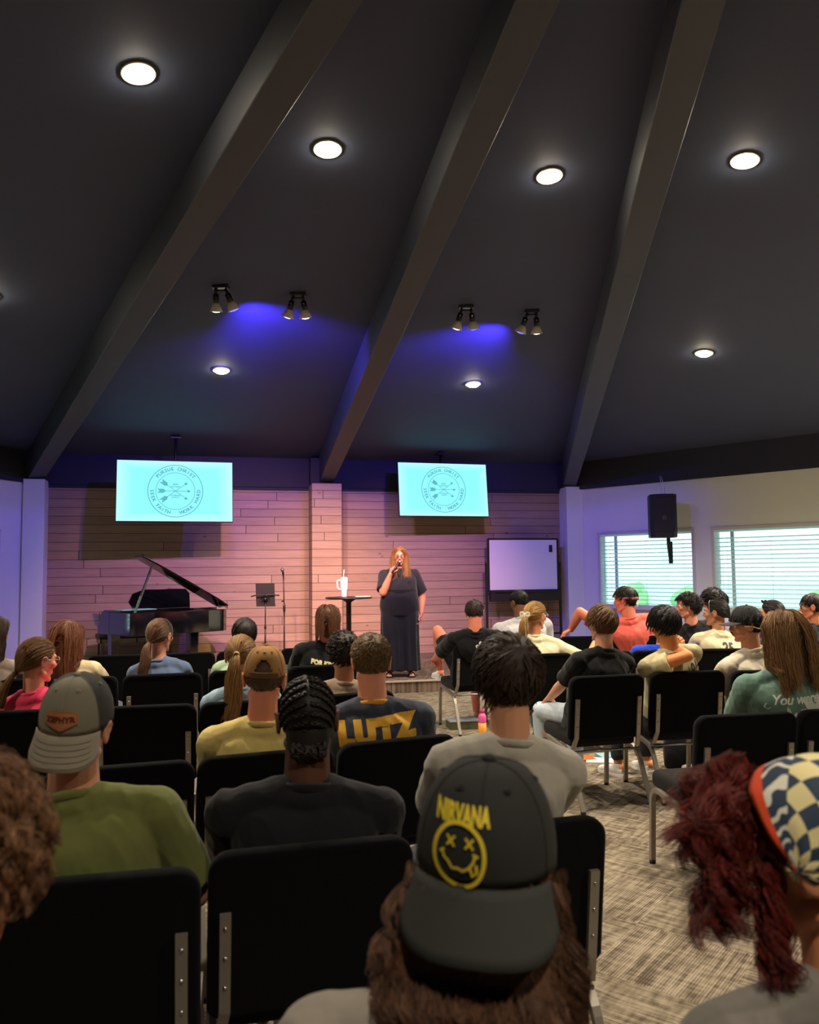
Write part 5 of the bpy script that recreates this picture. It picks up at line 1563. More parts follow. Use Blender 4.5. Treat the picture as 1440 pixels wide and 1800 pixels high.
# ---- pink shirt, low ponytail, glasses, looking right
P = person('pink', 'C0', hd(-1.930, 4.30, 1.215), 'girl in a bright pink shirt with a low ponytail and glasses, at the left edge', skinc='#e79a86', shirt='#f2456b', pants='#3f4a60', fem=True, hyaw=-38, hpitch=-6, byaw=-4, w=1.05, vox=.0055, seed=8, folds=.005, sleeve=.9)
hb = HairBuilder('').shell(.010, 8, .002, tint=.7, nape=-36)
hb.strands(ponytail(RS(24), 2200, (-.020, -.100, -.060), [(-.03, -.125, -.09), (-.05, -.14, -.16), (-.06, -.14, -.25)], .012, .009, .020, wave=.005, mk=dict(nape=-36)), .0011, .3, .2, rs=RS(25))
put_hair(P, hb, '#7a5a3c'); glasses(P, '#c09aa8')
bm = NB(); lathe(bm, [(.008, -.007), (.014, -.007), (.014, .007), (.008, .007)], P.hc + P.HM @ Vector((-.022, -.104, -.066)), 14, axis=P.HM @ Vector((-.1, -.5, -.6))); obj('hair_tie', bm, MW['black'], P.root)
bm = NB(); ink = mat('print_black', '#1c1418', .8)
for k, x in enumerate((-.09, -.04, .01, .06, .11)):
    s = 1 if k % 2 else -1
    flat_line(bm, [(x - .010 * s, -.008), (x + .010 * s, .010)], .006); flat_line(bm, [(x - .004 * s, .011), (x + .012 * s, .011)], .006); flat_line(bm, [(x + .011 * s, .012), (x + .011 * s, -.003)], .006)
    flat_line(bm, [(x - .014 * s, -.002), (x - .004 * s, -.012)], .005)
back_decal(P, bm, .090, ink, roll=2)

# ---- dark curls, beige top
P = person('darkcurly', 'C3', hd(-.394, 4.80, 1.181), 'person with short dark curls and a beige top, mostly hidden ahead of the yellow collar', skinc='#b87c5c', shirt='#b79c88', pants='#30343c', hyaw=4, hpitch=-8, w=.95, vox=.007, seed=9)
short_hair(P, '#2c211d', n=2400, th=.024, length=.05, lift=.014, seed=31, rad=.0012, curl=.007, cf=1.6, lump=.016, clump=9, mk=dict(nape=-46), K=8)

# ---- long auburn
P = person('auburn', 'D0', hd(-2.301, 5.55, 1.223), 'person with long straight auburn hair and a cream shirt, left of the piano bench', skinc='#e0a080', shirt='#d8c8a0', pants='#39404d', fem=True, hyaw=-6, hpitch=-4, w=1.0, vox=.0065, seed=10)
hb = HairBuilder('').shell(.014, 10, .003, tint=.7, nape=-50)
hb.mass([((0, -.045, .0), .080, .070), ((0, -.055, -.08), .088, .062), ((0, -.072, -.17), .096, .052), ((0, -.085, -.27), .095, .042), ((0, -.09, -.36), .07, .03)], tint=.6)
hb.strands(drape(RS(33), 3600, .50, .016, out=.095, back=.105, wave=.005, mk=dict(nape=-45)), .0013, .4, .25, rs=RS(34)); put_hair(P, hb, '#6d3f25')

# ---- leftmost, taupe
P = person('taupe', 'Dm', hd(-2.725, 5.40, 1.27), 'person in a taupe shirt with long brown hair, cut off by the left edge', skinc='#dd9d84', shirt='#857a6f', pants='#2b3038', fem=True, hyaw=-22, w=1.0, vox=.007, seed=11)
hb = HairBuilder('').shell(.013, 11, .003, tint=.7, nape=-50).mass([((0, -.045, .0), .078, .068), ((0, -.055, -.08), .084, .060), ((0, -.068, -.17), .085, .050), ((0, -.08, -.30), .07, .035)], tint=.6)
hb.strands(drape(RS(35), 2200, .46, .015, out=.088, back=.10, mk=dict(nape=-45)), .0013, .35, .1, rs=RS(36)); put_hair(P, hb, '#3d2d24')

# ---- slate blue, headband, low ponytail
P = person('navygirl', 'D1', hd(-1.726, 5.70, 1.227), 'girl in slate blue with a black headband and low ponytail, in front of the piano', skinc='#e0a088', shirt='#5a6b88', pants='#2d3442', fem=True, hyaw=-24, hpitch=-3, w=1.0, vox=.0065, seed=12, sleeve=.85)
hb = HairBuilder('').shell(.011, 12, .002, tint=.7, nape=-36)
hb.strands(ponytail(RS(37), 2200, (-.012, -.112, -.045), [(-.02, -.14, -.08), (-.01, -.145, -.16), (-.03, -.15, -.24), (-.01, -.15, -.30)], .013, .013, .034, wave=.010, mk=dict(nape=-36)), .0012, .35, .2, rs=RS(38)); put_hair(P, hb, '#6b4f3c')
def band(P, col, a0, a1, el, wid=.022, lift=.014, name='headband', tilt=0., tip=0):
    bm = NB(); rows = []
    az = np.radians(np.linspace(a0, a1, 40)); 
    for de in np.linspace(-.5, .5, 4):
        row = []
        for a in az:
            e = R(el + tip * math.cos(a)) + de * wid / .09
            d = dirv(a, e); row.append(bm.verts.new(P.hc + P.HM @ (Vector(d * (float(head_r(d[None])[0]) + lift)) * P.hs)))
        rows.append(row)
    for r0, r1 in zip(rows, rows[1:]):
        for k in range(len(r0) - 1): bm.faces.new((r0[k], r0[k + 1], r1[k + 1], r1[k])).smooth = True
    bmesh.ops.recalc_face_normals(bm, faces=bm.faces); bmesh.ops.solidify(bm, geom=bm.faces[:], thickness=.002)
    return obj(name, bm, col, P.root)
# band running over the head from ear to ear
def over_band(P, col, y=.02, lift=.016, wid=.024, a0=-15, a1=195, name='headband'):
    bm = NB(); rows = []
    for dy in (-.5, -.17, .17, .5):
        row = []
        for k in range(41):
            t = R(a0 + (a1 - a0) * k / 40); d = np.array([math.cos(t), .22 * y / .02 + dy * wid / .09, math.sin(t)]); d = d / np.linalg.norm(d)
            row.append(bm.verts.new(P.hc + P.HM @ (Vector(d * (float(head_r(d[None])[0]) + lift)) * P.hs)))
        rows.append(row)
    for r0, r1 in zip(rows, rows[1:]):
        for k in range(40): bm.faces.new((r0[k], r0[k + 1], r1[k + 1], r1[k])).smooth = True
    bmesh.ops.recalc_face_normals(bm, faces=bm.faces); bmesh.ops.solidify(bm, geom=bm.faces[:], thickness=.002)
    return obj(name, bm, col, P.root)
over_band(P, cloth('#14161c'), y=.012, wid=.05)
wp = mat('print_white', '#e6e6e4', .8)
bm = NB(); box(bm, (0, 0, 0), (.20, .012, 0)); bm.free(); bm = NB(); flat_line(bm, [(-.10, 0), (.10, 0)], .012); back_decal(P, bm, .095, wp)

# ---- pale green, dark hair
P = person('palegreen', 'D2', hd(-1.199, 5.95, 1.206), 'person with a dark rounded bob in a pale green shirt, ahead of the blond ponytail', skinc='#cf9c7c', shirt='#a3bb9a', pants='#2e3540', fem=True, hyaw=5, w=1.0, vox=.007, seed=13)
short_hair(P, '#2a2120', n=1800, th=.020, length=.08, lift=.002, seed=41, rad=.0012, lump=.004, mk=dict(nape=-46, ear=-10), noise_=.1)

# ---- black tour shirt, auburn bob
P = person('tour', 'D3', hd(-.610, 6.10, 1.287), 'person with chin-length reddish hair in a black tour t-shirt, below the high table', skinc='#dd9878', shirt='#17181b', pants='#23262d', hyaw=-10, w=1.0, vox=.0065, seed=14, sleeve=.8)
hb = HairBuilder('').shell(.013, 14, .002, tint=.7, nape=-50).mass([((0, -.04, .0), .076, .066), ((0, -.045, -.06), .070, .054), ((0, -.05, -.10), .046, .038), ((0, -.052, -.125), .02, .02)], tint=.6)
hb.strands(drape(RS(43), 2200, .26, .015, out=.082, back=.07, wave=.002, mk=dict(nape=-45)), .0012, .3, .3, rs=RS(44)); put_hair(P, hb, '#5f3a28')
cr_ = mat('print_cream', '#e3d9a8', .8)
bm = text_mesh('FOR KING', .043, bold=.0035, spacing=1.05); merge(bm, text_mesh('THE TOUR', .024, bold=.0008, spacing=1.2), Matrix.Translation((.005, -.036, 0)))
for k in range(3):
    for x, w_ in ((-.045, .07), (.045, .07)):
        g = NB(); flat_line(g, [(x - w_ / 2, 0), (x + w_ / 2, 0)], .006); merge(bm, g, Matrix.Translation((0, -.064 - .02 * k, 0)))
back_decal(P, bm, .085, cr_, x=-.01)

# ---- rose shirt (left of the right block)
P = person('rose', 'R1', hd(.585, 7.60, 1.256), 'man in a black t-shirt with a white rose print, one bare knee raised', skinc='#e58a70', shirt='#141518', pants='#17191f', shorts=True, hyaw=-14, hpitch=-14, hroll=-3, w=1.12, depth=1.05, vox=.006, seed=15, sleeve=1.0, shoes='#e9e7e2',
           arms={'L': dict(w=(-.34, .34, .60), hd=(.2, 1, -.2), curl=.6), 'R': dict(w=(.05, .42, .62))}, legs={'L': dict(k=(-.27, .34, .92), a=(-.22, .52, .50)), 'R': dict(k=(.12, .46, .52), a=(.12, .34, .095))})
short_hair(P, '#3a2a2c', n=1500, th=.012, length=.03, lift=.010, seed=45, rad=.0012, noise_=.5, mk=dict(nape=-38))
bm = NB()
for k in range(9):
    a = k * 2.4; r = .006 + .0042 * k
    g = NB(); flat_line(g, [(math.cos(a + t * 1.5) * r * (1 + .12 * math.sin(t * 3)), math.sin(a + t * 1.5) * r * .8) for t in [j / 7 for j in range(8)]], .006); merge(bm, g)
for a in (20, 95, 160, 230, 310):
    g = NB(); flat_line(g, [(math.cos(R(a - 22)) * .042, math.sin(R(a - 22)) * .034), (math.cos(R(a)) * .054, math.sin(R(a)) * .044), (math.cos(R(a + 22)) * .042, math.sin(R(a + 22)) * .034)], .009); merge(bm, g)
back_decal(P, bm, .075, wp, x=.04)

# ---- lavender-white shirt
P = person('lavender', 'Rb', hd(1.05, 8.10, 1.326), 'broad man with black hair in a white t-shirt, behind the girl with the bow', skinc='#7d5238', shirt='#c9c8cc', pants='#2a2d33', hyaw=26, hpitch=-12, w=1.28, depth=1.2, vox=.0065, seed=16, sleeve=1.0)
short_hair(P, '#141416', n=1400, th=.014, length=.022, lift=.008, seed=46, rad=.0012, thf=lambda d: .3 + .9 * sstep(d[..., 2], .0, .6), mk=dict(nape=-34)); eyes(P)

# ---- bow girl
P = person('bow', 'S1', hd(1.027, 6.75, 1.274), 'girl with a white ribbon bow in her blond ponytail and a cream t-shirt', skinc='#dc9a70', shirt='#d6cbaa', pants='#8ea3b8', fem=True, hyaw=-52, hpitch=-2, byaw=-4, w=1.15, depth=1.1, vox=.006, seed=17, sleeve=1.0,
           arms={'R': dict(w=(.56, .03, .90), pole=(.2, -.5, -.6), hd=(1, .1, -.35), hn=(.2, -.2, 1), curl=.25)})
hb = HairBuilder('').shell(.011, 17, .002, tint=.75, nape=-34)
hb.strands(ponytail(RS(47), 2200, (.0, -.122, .010), [(.0, -.15, -.02), (-.01, -.155, -.09), (-.02, -.15, -.17)], .013, .014, .036, wave=.006, mk=dict(nape=-34)), .0012, .35, .25, rs=RS(48)); put_hair(P, hb, '#a5834f'); glasses(P, '#e6e6ea'); eyes(P)
M = xf(P); bm = NB(); q = Vector((0, -.148, .016))
for s in (-1, 1):
    tube(bm, [M @ (q + Vector(v)) for v in ((0, 0, 0), (s * .022, -.004, .018), (s * .046, -.002, .016), (s * .050, 0, -.006), (s * .024, -.002, -.010), (0, 0, 0))], .005, sq=(.003, .018))
    tube(bm, [M @ (q + Vector(v)) for v in ((0, -.004, 0), (s * .012, -.012, -.06), (s * .010 + .01, -.016, -.13), (s * .022, -.01, -.20))], .005, sq=(.016, .002))
sphere(bm, M @ q, .009, u=10, v=8); obj('hair_bow', bm, mat('ribbon_ivory', '#efe6d0', .6), P.root)

# ---- black polo
P = person('polo', 'T1', hd(1.247, 5.40, 1.303), 'boy with tousled light brown hair in a black polo shirt and pale jeans', skinc='#dba080', shirt='#16171a', pants='#b4c2cc', hyaw=10, hpitch=-2, byaw=6, w=1.0, vox=.006, seed=18, sleeve=.8, hoff=.02)
short_hair(P, '#6b4f37', n=3200, th=.019, length=.06, lift=.012, seed=49, rad=.0012, noise_=.28, lump=.008, side=-.5, warm=.3, var=.5, mk=dict(nape=-42))

# ---- hand behind the head
P = person('handnape', 'T2', hd(1.660, 5.49, 1.285), 'person with shaggy black hair in a cream t-shirt, one hand behind the neck', skinc='#d58a55', shirt='#cfc49c', pants='#34383f', hyaw=10, hpitch=-10, hroll=-6, byaw=14, w=1.02, depth=.92, hipback=.31, vox=.0055, seed=19, sleeve=.55, hoff=.022,
           arms={'L': dict(w=(-.07, -.125, 1.0), pole=(-.6, -.9, -.45), hd=(.95, -.1, .25), hn=(-.2, -1, -.05), th=1, curl=.55)})
short_hair(P, '#1d1a1a', n=3000, th=.026, length=.075, lift=.012, seed=50, rad=.0012, noise_=.3, lump=.012, mk=dict(nape=-50, ear=-12))
dg_ = mat('print_charcoal', '#3a3c38', .8)
bm = NB()
for ch, x, y, rr in (('V', -.05, -.012, 18), ('I', -.015, .002, 10), ('O', .02, .010, 4), ('L', .062, .012, -8)): merge(bm, text_mesh(ch, .06, bold=.002), Matrix.Translation((x, y, 0)) @ Matrix.Rotation(R(rr), 4, 'Z') @ Matrix.Diagonal((.7, 1.15, 1, 1)))
back_decal(P, bm, .095, dg_, x=.085, roll=4)

# ---- forward black cap
P = person('capfwd', 'T3', hd(2.246, 5.55, 1.268), 'person in an off-white t-shirt and forward-worn black cap, facing left', skinc='#c98a68', shirt='#d8cfbc', pants='#2b2e35', hyaw=62, hpitch=-4, byaw=16, w=1.1, depth=1.05, vox=.0055, seed=20, sleeve=.85)
short_hair(P, '#1a1615', n=1800, th=.018, length=.05, lift=.006, seed=51, rad=.0012, lump=.006, mk=dict(nape=-54, ear=-6)); eyes(P)
bc = mat('cap_black', '#1a1a1b', .85, bump=(500, .3, .001)); bb = mat('cap_brim_brownblack', '#3a322f', .85)
cap(P, bc, bc, bb, bc, tilt=6, brim_droop=14, rows=False, stitch='#101010')
M = xf(P); bm = NB(); tube(bm, [M @ Vector(v) for v in ((-.086, .03, .0), (-.092, -.02, -.004), (-.085, -.06, -.02), (-.05, -.11, -.03))], .004, 6); obj('hair_strap', bm, mat('strap_sand', '#c8ac80', .7), P.root)
bm = text_mesh('BLESSED ARE', .020, bold=.0008, spacing=1.15); merge(bm, text_mesh('WHO BELIEVE', .020, bold=.0008, spacing=1.15), Matrix.Translation((0, -.03, 0)))
back_decal(P, bm, .095, dg_, x=.03)

# ---- number shirt girl
P = person('number', 'S4', hd(2.589, 7.00, 1.272), 'girl with dark tied-back hair in a cream shirt with the number 25, looking left', skinc='#b9805c', shirt='#d3c8a4', pants='#2e323a', fem=True, hyaw=48, hpitch=-2, byaw=6, w=1.08, depth=1.05, vox=.0065, seed=21, sleeve=.8)
hb = HairBuilder('').shell(.009, 21, .001, tint=.7, nape=-34)
hb.strands(ponytail(RS(52), 1800, (.03, -.105, -.045), [(.05, -.13, -.09), (.08, -.12, -.18), (.09, -.11, -.30)], .010, .014, .04, wave=.004, mk=dict(nape=-34)), .0013, .3, rs=RS(53)); put_hair(P, hb, '#211a1b'); eyes(P)
over_band(P, mat('thin_headband', '#a08868', .5), y=.035, wid=.007, lift=.013)
bm = text_mesh('25', .10, bold=.004); back_decal(P, bm, .078, dg_, x=.03)
# ---- black wavy hair profile
P = person('wavy', 'Re', hd(2.600, 7.70, 1.305), 'person with short tousled black hair and black shirt, in profile below the wall speaker', skinc='#cf8c74', shirt='#16171b', pants='#23262c', hyaw=62, hpitch=2, byaw=12, w=1.0, vox=.0065, seed=22, hoff=.02, hs=1.04)
short_hair(P, '#191414', n=2200, th=.022, length=.045, lift=.016, seed=54, rad=.0013, curl=.006, lump=.012, mk=dict(nape=-42), K=8); eyes(P)
# ---- curly behind
P = person('curlyback', 'Rf', hd(3.118, 8.50, 1.312), 'person with a big head of black curls and a lilac-grey top, by the wall', skinc='#d0917a', shirt='#8d93b0', pants='#39455e', hyaw=50, w=1.05, vox=.007, seed=23, hoff=.03, hs=1.05)
short_hair(P, '#181414', n=2600, th=.034, length=.06, lift=.022, seed=55, rad=.0014, curl=.008, lump=.016, mk=dict(nape=-48), K=8); eyes(P)
# ---- coral
P = person('coral', 'Rd', hd(2.130, 8.20, 1.352), 'big man in a coral t-shirt with a pink headband, arm stretched over the next chair', skinc='#e8896c', shirt='#e2665a', pants='#2f3a55', hyaw=50, hpitch=-4, byaw=14, w=1.35, depth=1.3, vox=.0065, seed=24, sleeve=.7, hs=1.08, hoff=.018,
           arms={'L': dict(w=(-.64, .10, .90), pole=(-.3, -.3, .9), hd=(-1, .1, -.55), hn=(-.3, 0, 1), curl=.7)})
short_hair(P, '#1f191b', n=2200, th=.020, length=.05, lift=.010, seed=56, rad=.0013, lump=.008, noise_=.3, mk=dict(nape=-40)); eyes(P)
hbd = band(P, cloth('#d8737a'), 0, 360, 14, .016, .022, tip=-8)
M = xf(P); bm = NB()
for k in range(5): sphere(bm, M @ Vector((-.01 + .006 * math.sin(k * 2), -.115 - .004 * (k % 2), .0 - k * .016)), (.013, .010, .011), u=10, v=8)
obj('headband_bobbles', bm, mat('pompom_white', '#eadfd9', .9), hbd)
# ---- royal blue (mostly hidden)
P = person('royalblue', 'S3', hd(2.09, 6.90, 1.15), 'person in a royal blue shirt slouching, mostly hidden behind the shaggy black hair', skinc='#c98a68', shirt='#1f45c8', pants='#23262c', hyaw=10, hpitch=-14, w=1.12, vox=.007, seed=25)
short_hair(P, '#2a2220', n=900, th=.014, length=.03, lift=.01, seed=57, rad=.0013)
# ---- sunglasses on head
P = person('shades', 'S5', hd(3.150, 7.20, 1.245), 'person with sunglasses pushed up on dark hair, in front of the second window', skinc='#e0906c', shirt='#3b4252', pants='#23262c', fem=True, hyaw=44, w=1.0, vox=.007, seed=26)
hb = HairBuilder('').shell(.010, 26, .002, tint=.7, nape=-36); hb.strands(ponytail(RS(58), 1200, (.0, -.115, -.03), [(.0, -.13, -.08), (0, -.13, -.2)], .012, .01, .025, mk=dict(nape=-34)), .0013, .3, rs=RS(59)); put_hair(P, hb, '#2a2020'); eyes(P)
M = xf(P); bm = NB()
for s in (-1, 1): sphere(bm, M @ Vector((s * .034, .055, .112)), (.030, .008, .022), rot=P.HM @ Matrix.Rotation(R(-35), 3, 'X'), u=14, v=8); tube(bm, [M @ Vector(v) for v in ((s * .06, .05, .105), (s * .088, -.02, .05), (s * .09, -.05, .02))], .003, 6)
tube(bm, [M @ Vector((-.01, .06, .118)), M @ Vector((.01, .06, .118))], .003, 6); obj('sunglasses', bm, MW['gloss'], P.root)
# ---- far right, folded arms, glasses
P = person('folded', 'S6', (3.66, 7.52, 1.29), 'person in glasses and a black top with folded arms at the right edge', skinc='#d98c68', shirt='#1a1b20', pants='#23262c', fem=True, hyaw=40, byaw=14, w=1.1, vox=.0065, seed=27, sleeve=.5,
           arms={'L': dict(w=(.10, .24, .84), pole=(-.9, -.1, -.4), hd=(1, .1, 0), hn=(0, 1, 0)), 'R': dict(w=(-.10, .26, .82), pole=(.9, -.1, -.4), hd=(-1, .1, 0), hn=(0, 1, 0))})
short_hair(P, '#221a19', n=1400, th=.012, length=.07, lift=.002, seed=60, rad=.0012, noise_=.1, mk=dict(nape=-40)); glasses(P, '#2a2420'); eyes(P)

# ---- sage green woman
P = person('sage', (1.95, 4.33, 8), (1.935, 4.28, 1.309), 'woman with long light brown hair in a sage green t-shirt with a white dove', skinc='#e0a888', shirt='#6f8f82', pants='#3b4352', fem=True, hyaw=4, hpitch=-3, byaw=-4, w=1.34, depth=1.2, vox=.0055, seed=28, sleeve=.9, folds=.006, sh=.215)
hb = HairBuilder('').shell(.016, 28, .003, tint=.75, nape=-50)
hb.mass([((0, -.045, .01), .086, .074), ((0, -.055, -.08), .100, .066), ((0, -.072, -.15), .104, .054), ((0, -.088, -.185), .09, .035)], tint=.62)
hb.strands(drape(RS(61), 6500, .40, .018, out=.105, back=.115, wave=.005, mk=dict(nape=-45), taper=1.2), .0012, .45, .25, rs=RS(62)); put_hair(P, hb, '#8a6a45')
ww = mat('print_offwhite', '#dfe3d6', .8)
bm = text_mesh('You were there', .062, font_shear=.45, bold=.0012, spacing=.94)
g = NB(); flat_line(g, [(-.205, -.012), (-.215, -.032), (-.200, -.042), (-.188, -.032)], .005); merge(bm, g)
script = back_decal(P, bm, .078, ww, 'script_print', x=.02, roll=3)
bm = NB()
# dove: body, tail, two wings of feathers
flat_poly(bm, [(-.075, .004), (-.06, .012), (-.045, .010), (-.02, -.010), (.01, -.016), (.035, -.028), (.06, -.022), (.072, -.04), (.066, -.066), (.04, -.072), (.0, -.060), (-.03, -.045), (-.05, -.02), (-.06, .0)])
for k in range(6):
    a = R(108 - k * 8); L_ = .085 - .008 * k; g = NB(); c0 = Vector((-.028 + k * .006, -.006)); d = Vector((math.cos(a), math.sin(a))); flat_line(g, [c0, c0 + d * L_ * .6, c0 + d * L_], [.008, .013, .003]); merge(bm, g, Matrix.Translation((0, 0, 0)))
for k in range(8):
    a = R(72 - k * 7); L_ = .125 - .010 * k; g = NB(); c0 = Vector((.012 + k * .004, -.012)); d = Vector((math.cos(a), math.sin(a))); flat_line(g, [c0, c0 + d * L_ * .6, c0 + d * L_], [.009, .014, .003]); merge(bm, g)
for cx, sg in ((-.125, 1), (.16, -1)):
    for (x, y, a, L_) in ((0, -.03, 105, .06), (-.01, -.05, 160, .055), (.008, -.05, 62, .05), (.01, -.085, 150, .045), (.03, -.08, 80, .04)):
        g = NB(); c0 = Vector((cx + x * sg, y)); aa = R(a if sg > 0 else 180 - a); d = Vector((math.cos(aa), math.sin(aa))); flat_line(g, [c0, c0 + d * L_ * .3, c0 + d * L_ * .65, c0 + d * L_], [.003, .016, .018, .002]); merge(bm, g)
    g = NB(); flat_line(g, [(cx - .012 * sg, -.02), (cx + .008 * sg, -.07), (cx + .03 * sg, -.11)], .004); merge(bm, g)
bmesh.ops.scale(bm, vec=(.92, .85, 1), verts=bm.verts); back_decal(P, bm, .132, ww, 'dove_print', x=.035, roll=2)

def curly_lock(rs, root, end, n, r, turns, K=20, spread=.02):
    G = 30; g = n // G; n = G * g; f = np.linspace(0, 1, K).reshape(1, K, 1); root, end = np.array(root), np.array(end)
    ra = np.repeat(rs.normal(size=(G, 1, 3)) * spread * .6, g, 0); rb = np.repeat(rs.normal(size=(G, 1, 3)).clip(-1.6, 1.6) * spread * .9, g, 0)
    p = (root + ra) * (1 - f) + (end + rb) * f + rs.normal(size=(n, 1, 3)) * .0032 * (1 + .6 * f); F_ = f[..., 0]
    ph = np.repeat(rs.rand(G) * 6.28, g).reshape(n, 1); tt = np.repeat(turns * (.7 + .6 * rs.rand(G)), g).reshape(n, 1); rr = np.repeat(r * (.7 + .6 * rs.rand(G)), g).reshape(n, 1) * (.4 + .6 * F_)
    p[..., 0] += rr * np.cos(ph + tt * 6.28 * F_); p[..., 1] += rr * np.sin(ph + tt * 6.28 * F_)
    return p
# ---- nirvana cap
P = person('smiley', 'Z2', hd(.104, 1.12, 1.272), 'person in a backwards black cap with a yellow smiley, brown curls below it', skinc='#e39a74', shirt='#8b857c', pants='#2c3038', hyaw=-17, hpitch=-9, hroll=3, w=1.0, vox=.0045, seed=29, sleeve=.8, folds=.004, hoff=.010)
mk = dict(nape=-50, ear=2)
hb = HairBuilder('').shell(.004, 29, .001, tint=.5, **mk)
rs = RS(64)
Pp = drape(rs, 3000, .31, .008, out=.102, back=.07, wave=.004, mk=mk, taper=1.6, K=14, neck=.072, elmax=-2, face=.03)
# flick and curl the ends
f = np.linspace(0, 1, 14).reshape(1, 14); ph = np.repeat(rs.rand(len(Pp) // 21 + 1) * 6.28, 21)[:len(Pp)][:, None]; amp = .017 * np.clip((f - .25) * 1.6, 0, 1)
Pp[..., 0] += amp * np.cos(ph + f * 9) + np.sign(Pp[:, :1, 0]) * .018 * np.clip(f - .4, 0, 1); Pp[..., 1] += amp * np.sin(ph + f * 9); Pp[..., 2] += .010 * np.sin(ph * 2 + f * 8) * f
und = (Pp[..., 2] > -.13) & (np.abs(Pp[..., 0]) < .118); Pp[..., 1] = np.where(und, np.maximum(Pp[..., 1], -.088), Pp[..., 1])
hb.strands(Pp, .0008, .5, .35, rs=RS(65))
for root, end, n, r, tr, sp in (((-.078, -.02, -.01), (-.104, -.03, -.14), 1400, .020, 2.0, .020), ((-.07, -.05, -.05), (-.090, -.09, -.19), 1500, .020, 2.2, .022), ((.078, -.02, -.01), (.106, -.04, -.15), 1400, .020, 2.0, .022), ((.07, -.05, -.05), (.094, -.09, -.20), 1500, .021, 2.2, .024), ((-.03, -.08, -.08), (-.05, -.10, -.215), 1100, .017, 1.9, .024), ((.03, -.08, -.08), (.055, -.10, -.225), 1100, .017, 1.9, .024), ((.0, -.085, -.09), (.01, -.10, -.20), 700, .014, 1.6, .024)):
    q = curly_lock(rs, root, end, n, r, tr, spread=sp); q[..., 0] = np.clip(q[..., 0], -.140, .140); und = (q[..., 2] > -.135) & (np.abs(q[..., 0]) < .120); q[..., 1] = np.where(und, np.maximum(q[..., 1], -.082), q[..., 1])
    hb.strands(q, .0008, .55, .4, rs=rs)
put_hair(P, hb, '#543b2b')
kb_ = mat('cap_washed_black', '#1d1f1e', .9, bump=(450, .35, .001)); kbb = mat('cap_brim_washed_black', '#2c2f2c', .9, bump=(450, .35, .001))
c = cap(P, kb_, kb_, kbb, kb_, back=True, brim_droop=60, tilt=-12, brim_len=.088, crown_h=.130, wide=1.10, flare=.34, rows=False, stitch='#161716')
yl2 = mat('embroidery_yellow', '#d9c32c', .7)
bm = text_mesh('NIRVANA', .026, bold=.0012, spacing=1.0); bmesh.ops.transform(bm, matrix=Matrix.Diagonal((.62, 1.15, 1, 1)), verts=bm.verts)
cap_decal(P, bm, .083, yl2, c, 'cap_lettering', x=.024, off=.0035)
bm = NB()
n = 40; pts = [(.0345 * math.cos(a) * (1 + .08 * math.cos(a - 3.9)), .0405 * math.sin(a) * (1 + .05 * math.cos(a * 2 + 1.0))) for a in [2 * math.pi * k / n for k in range(n)]]
flat_line(bm, pts, .0052, closed=True)
for ex in (-.0135, .012):
    for s in (-1, 1): flat_line(bm, [(ex - .0055, .016 - s * .0065), (ex + .0055, .016 + s * .0065)], .0030)
flat_line(bm, [(-.0245, .001), (-.022, -.006), (-.016, -.010), (-.010, -.018), (-.003, -.0165), (.004, -.019), (.012, -.015), (.018, -.007), (.021, .003)], .0034)
flat_line(bm, [(-.028, -.001), (-.022, .004)], .0028); flat_line(bm, [(.017, .004), (.025, .001)], .0028)
flat_line(bm, [(.014, -.014), (.018, -.024), (.0235, -.019), (.022, -.009)], .0038)
bmesh.ops.scale(bm, vec=(.95, .93, 1), verts=bm.verts); cap_decal(P, bm, .0385, yl2, c, 'cap_smiley', x=.024, off=.0035)

# ---- brown curls, left edge, very close
P = person('leftcurls', 'Z1', (-.505, .90, 1.345), 'person with thick wavy brown hair, very close and cut off by the left edge', skinc='#d98a62', shirt='#26282e', pants='#2c3038', hyaw=-14, hpitch=-4, w=1.0, vox=.0045, seed=30, hoff=.016, hs=1.0)
tf = lambda d: .35 + .9 * sstep(d[..., 2], -.15, .6)
short_hair(P, '#6a4a30', n=7000, th=.026, length=.05, lift=.014, seed=66, rad=.0008, curl=.009, cf=1.5, lump=.016, thf=tf, clump=14, noise_=.5, K=9, warm=.3, var=.45, mk=dict(nape=-44, ear=6))

# ---- red curls and bandana
P = person('redcurls', 'Z3', hd(.527, 1.15, 1.285), 'person with dark red curls and a navy and cream diamond bandana', skinc='#d59068', shirt='#74716c', pants='#2c3038', fem=True, hyaw=42, hpitch=-10, hroll=0, w=1.05, vox=.0045, seed=31, sleeve=.8, hoff=.018, folds=.004)
rs = RS(68); mk = dict(nape=-50, ear=-6)
hb = HairBuilder('').shell(.016, 31, .006, tint=.45, **mk)
for root, end, n, r, tr, sp in (((-.07, .075, .06), (-.115, .11, -.06), 1100, .014, 2.2, .022), ((-.05, .085, .095), (-.12, .12, .03), 900, .014, 1.8, .022), ((-.075, .05, .0), (-.10, .05, -.13), 600, .010, 2.0, .014), ((0, .09, .115), (-.06, .14, .08), 700, .013, 1.8, .02),
                                 ((.0, -.10, -.04), (.02, -.13, -.20), 1100, .014, 2.2, .024), ((.04, -.09, -.05), (.07, -.12, -.24), 1000, .014, 2.4, .022), ((-.03, -.095, -.06), (-.02, -.12, -.18), 800, .012, 2.2, .018), ((.07, .0, .0), (.10, .02, -.16), 700, .014, 2, .022), ((.03, .09, .11), (.05, .13, .02), 600, .014, 2, .02)):
    hb.strands(curly_lock(rs, root, end, n, r, tr, spread=sp), .0008, .5, .5, rs=rs)
put_hair(P, hb, '#571a16', rough=.5)
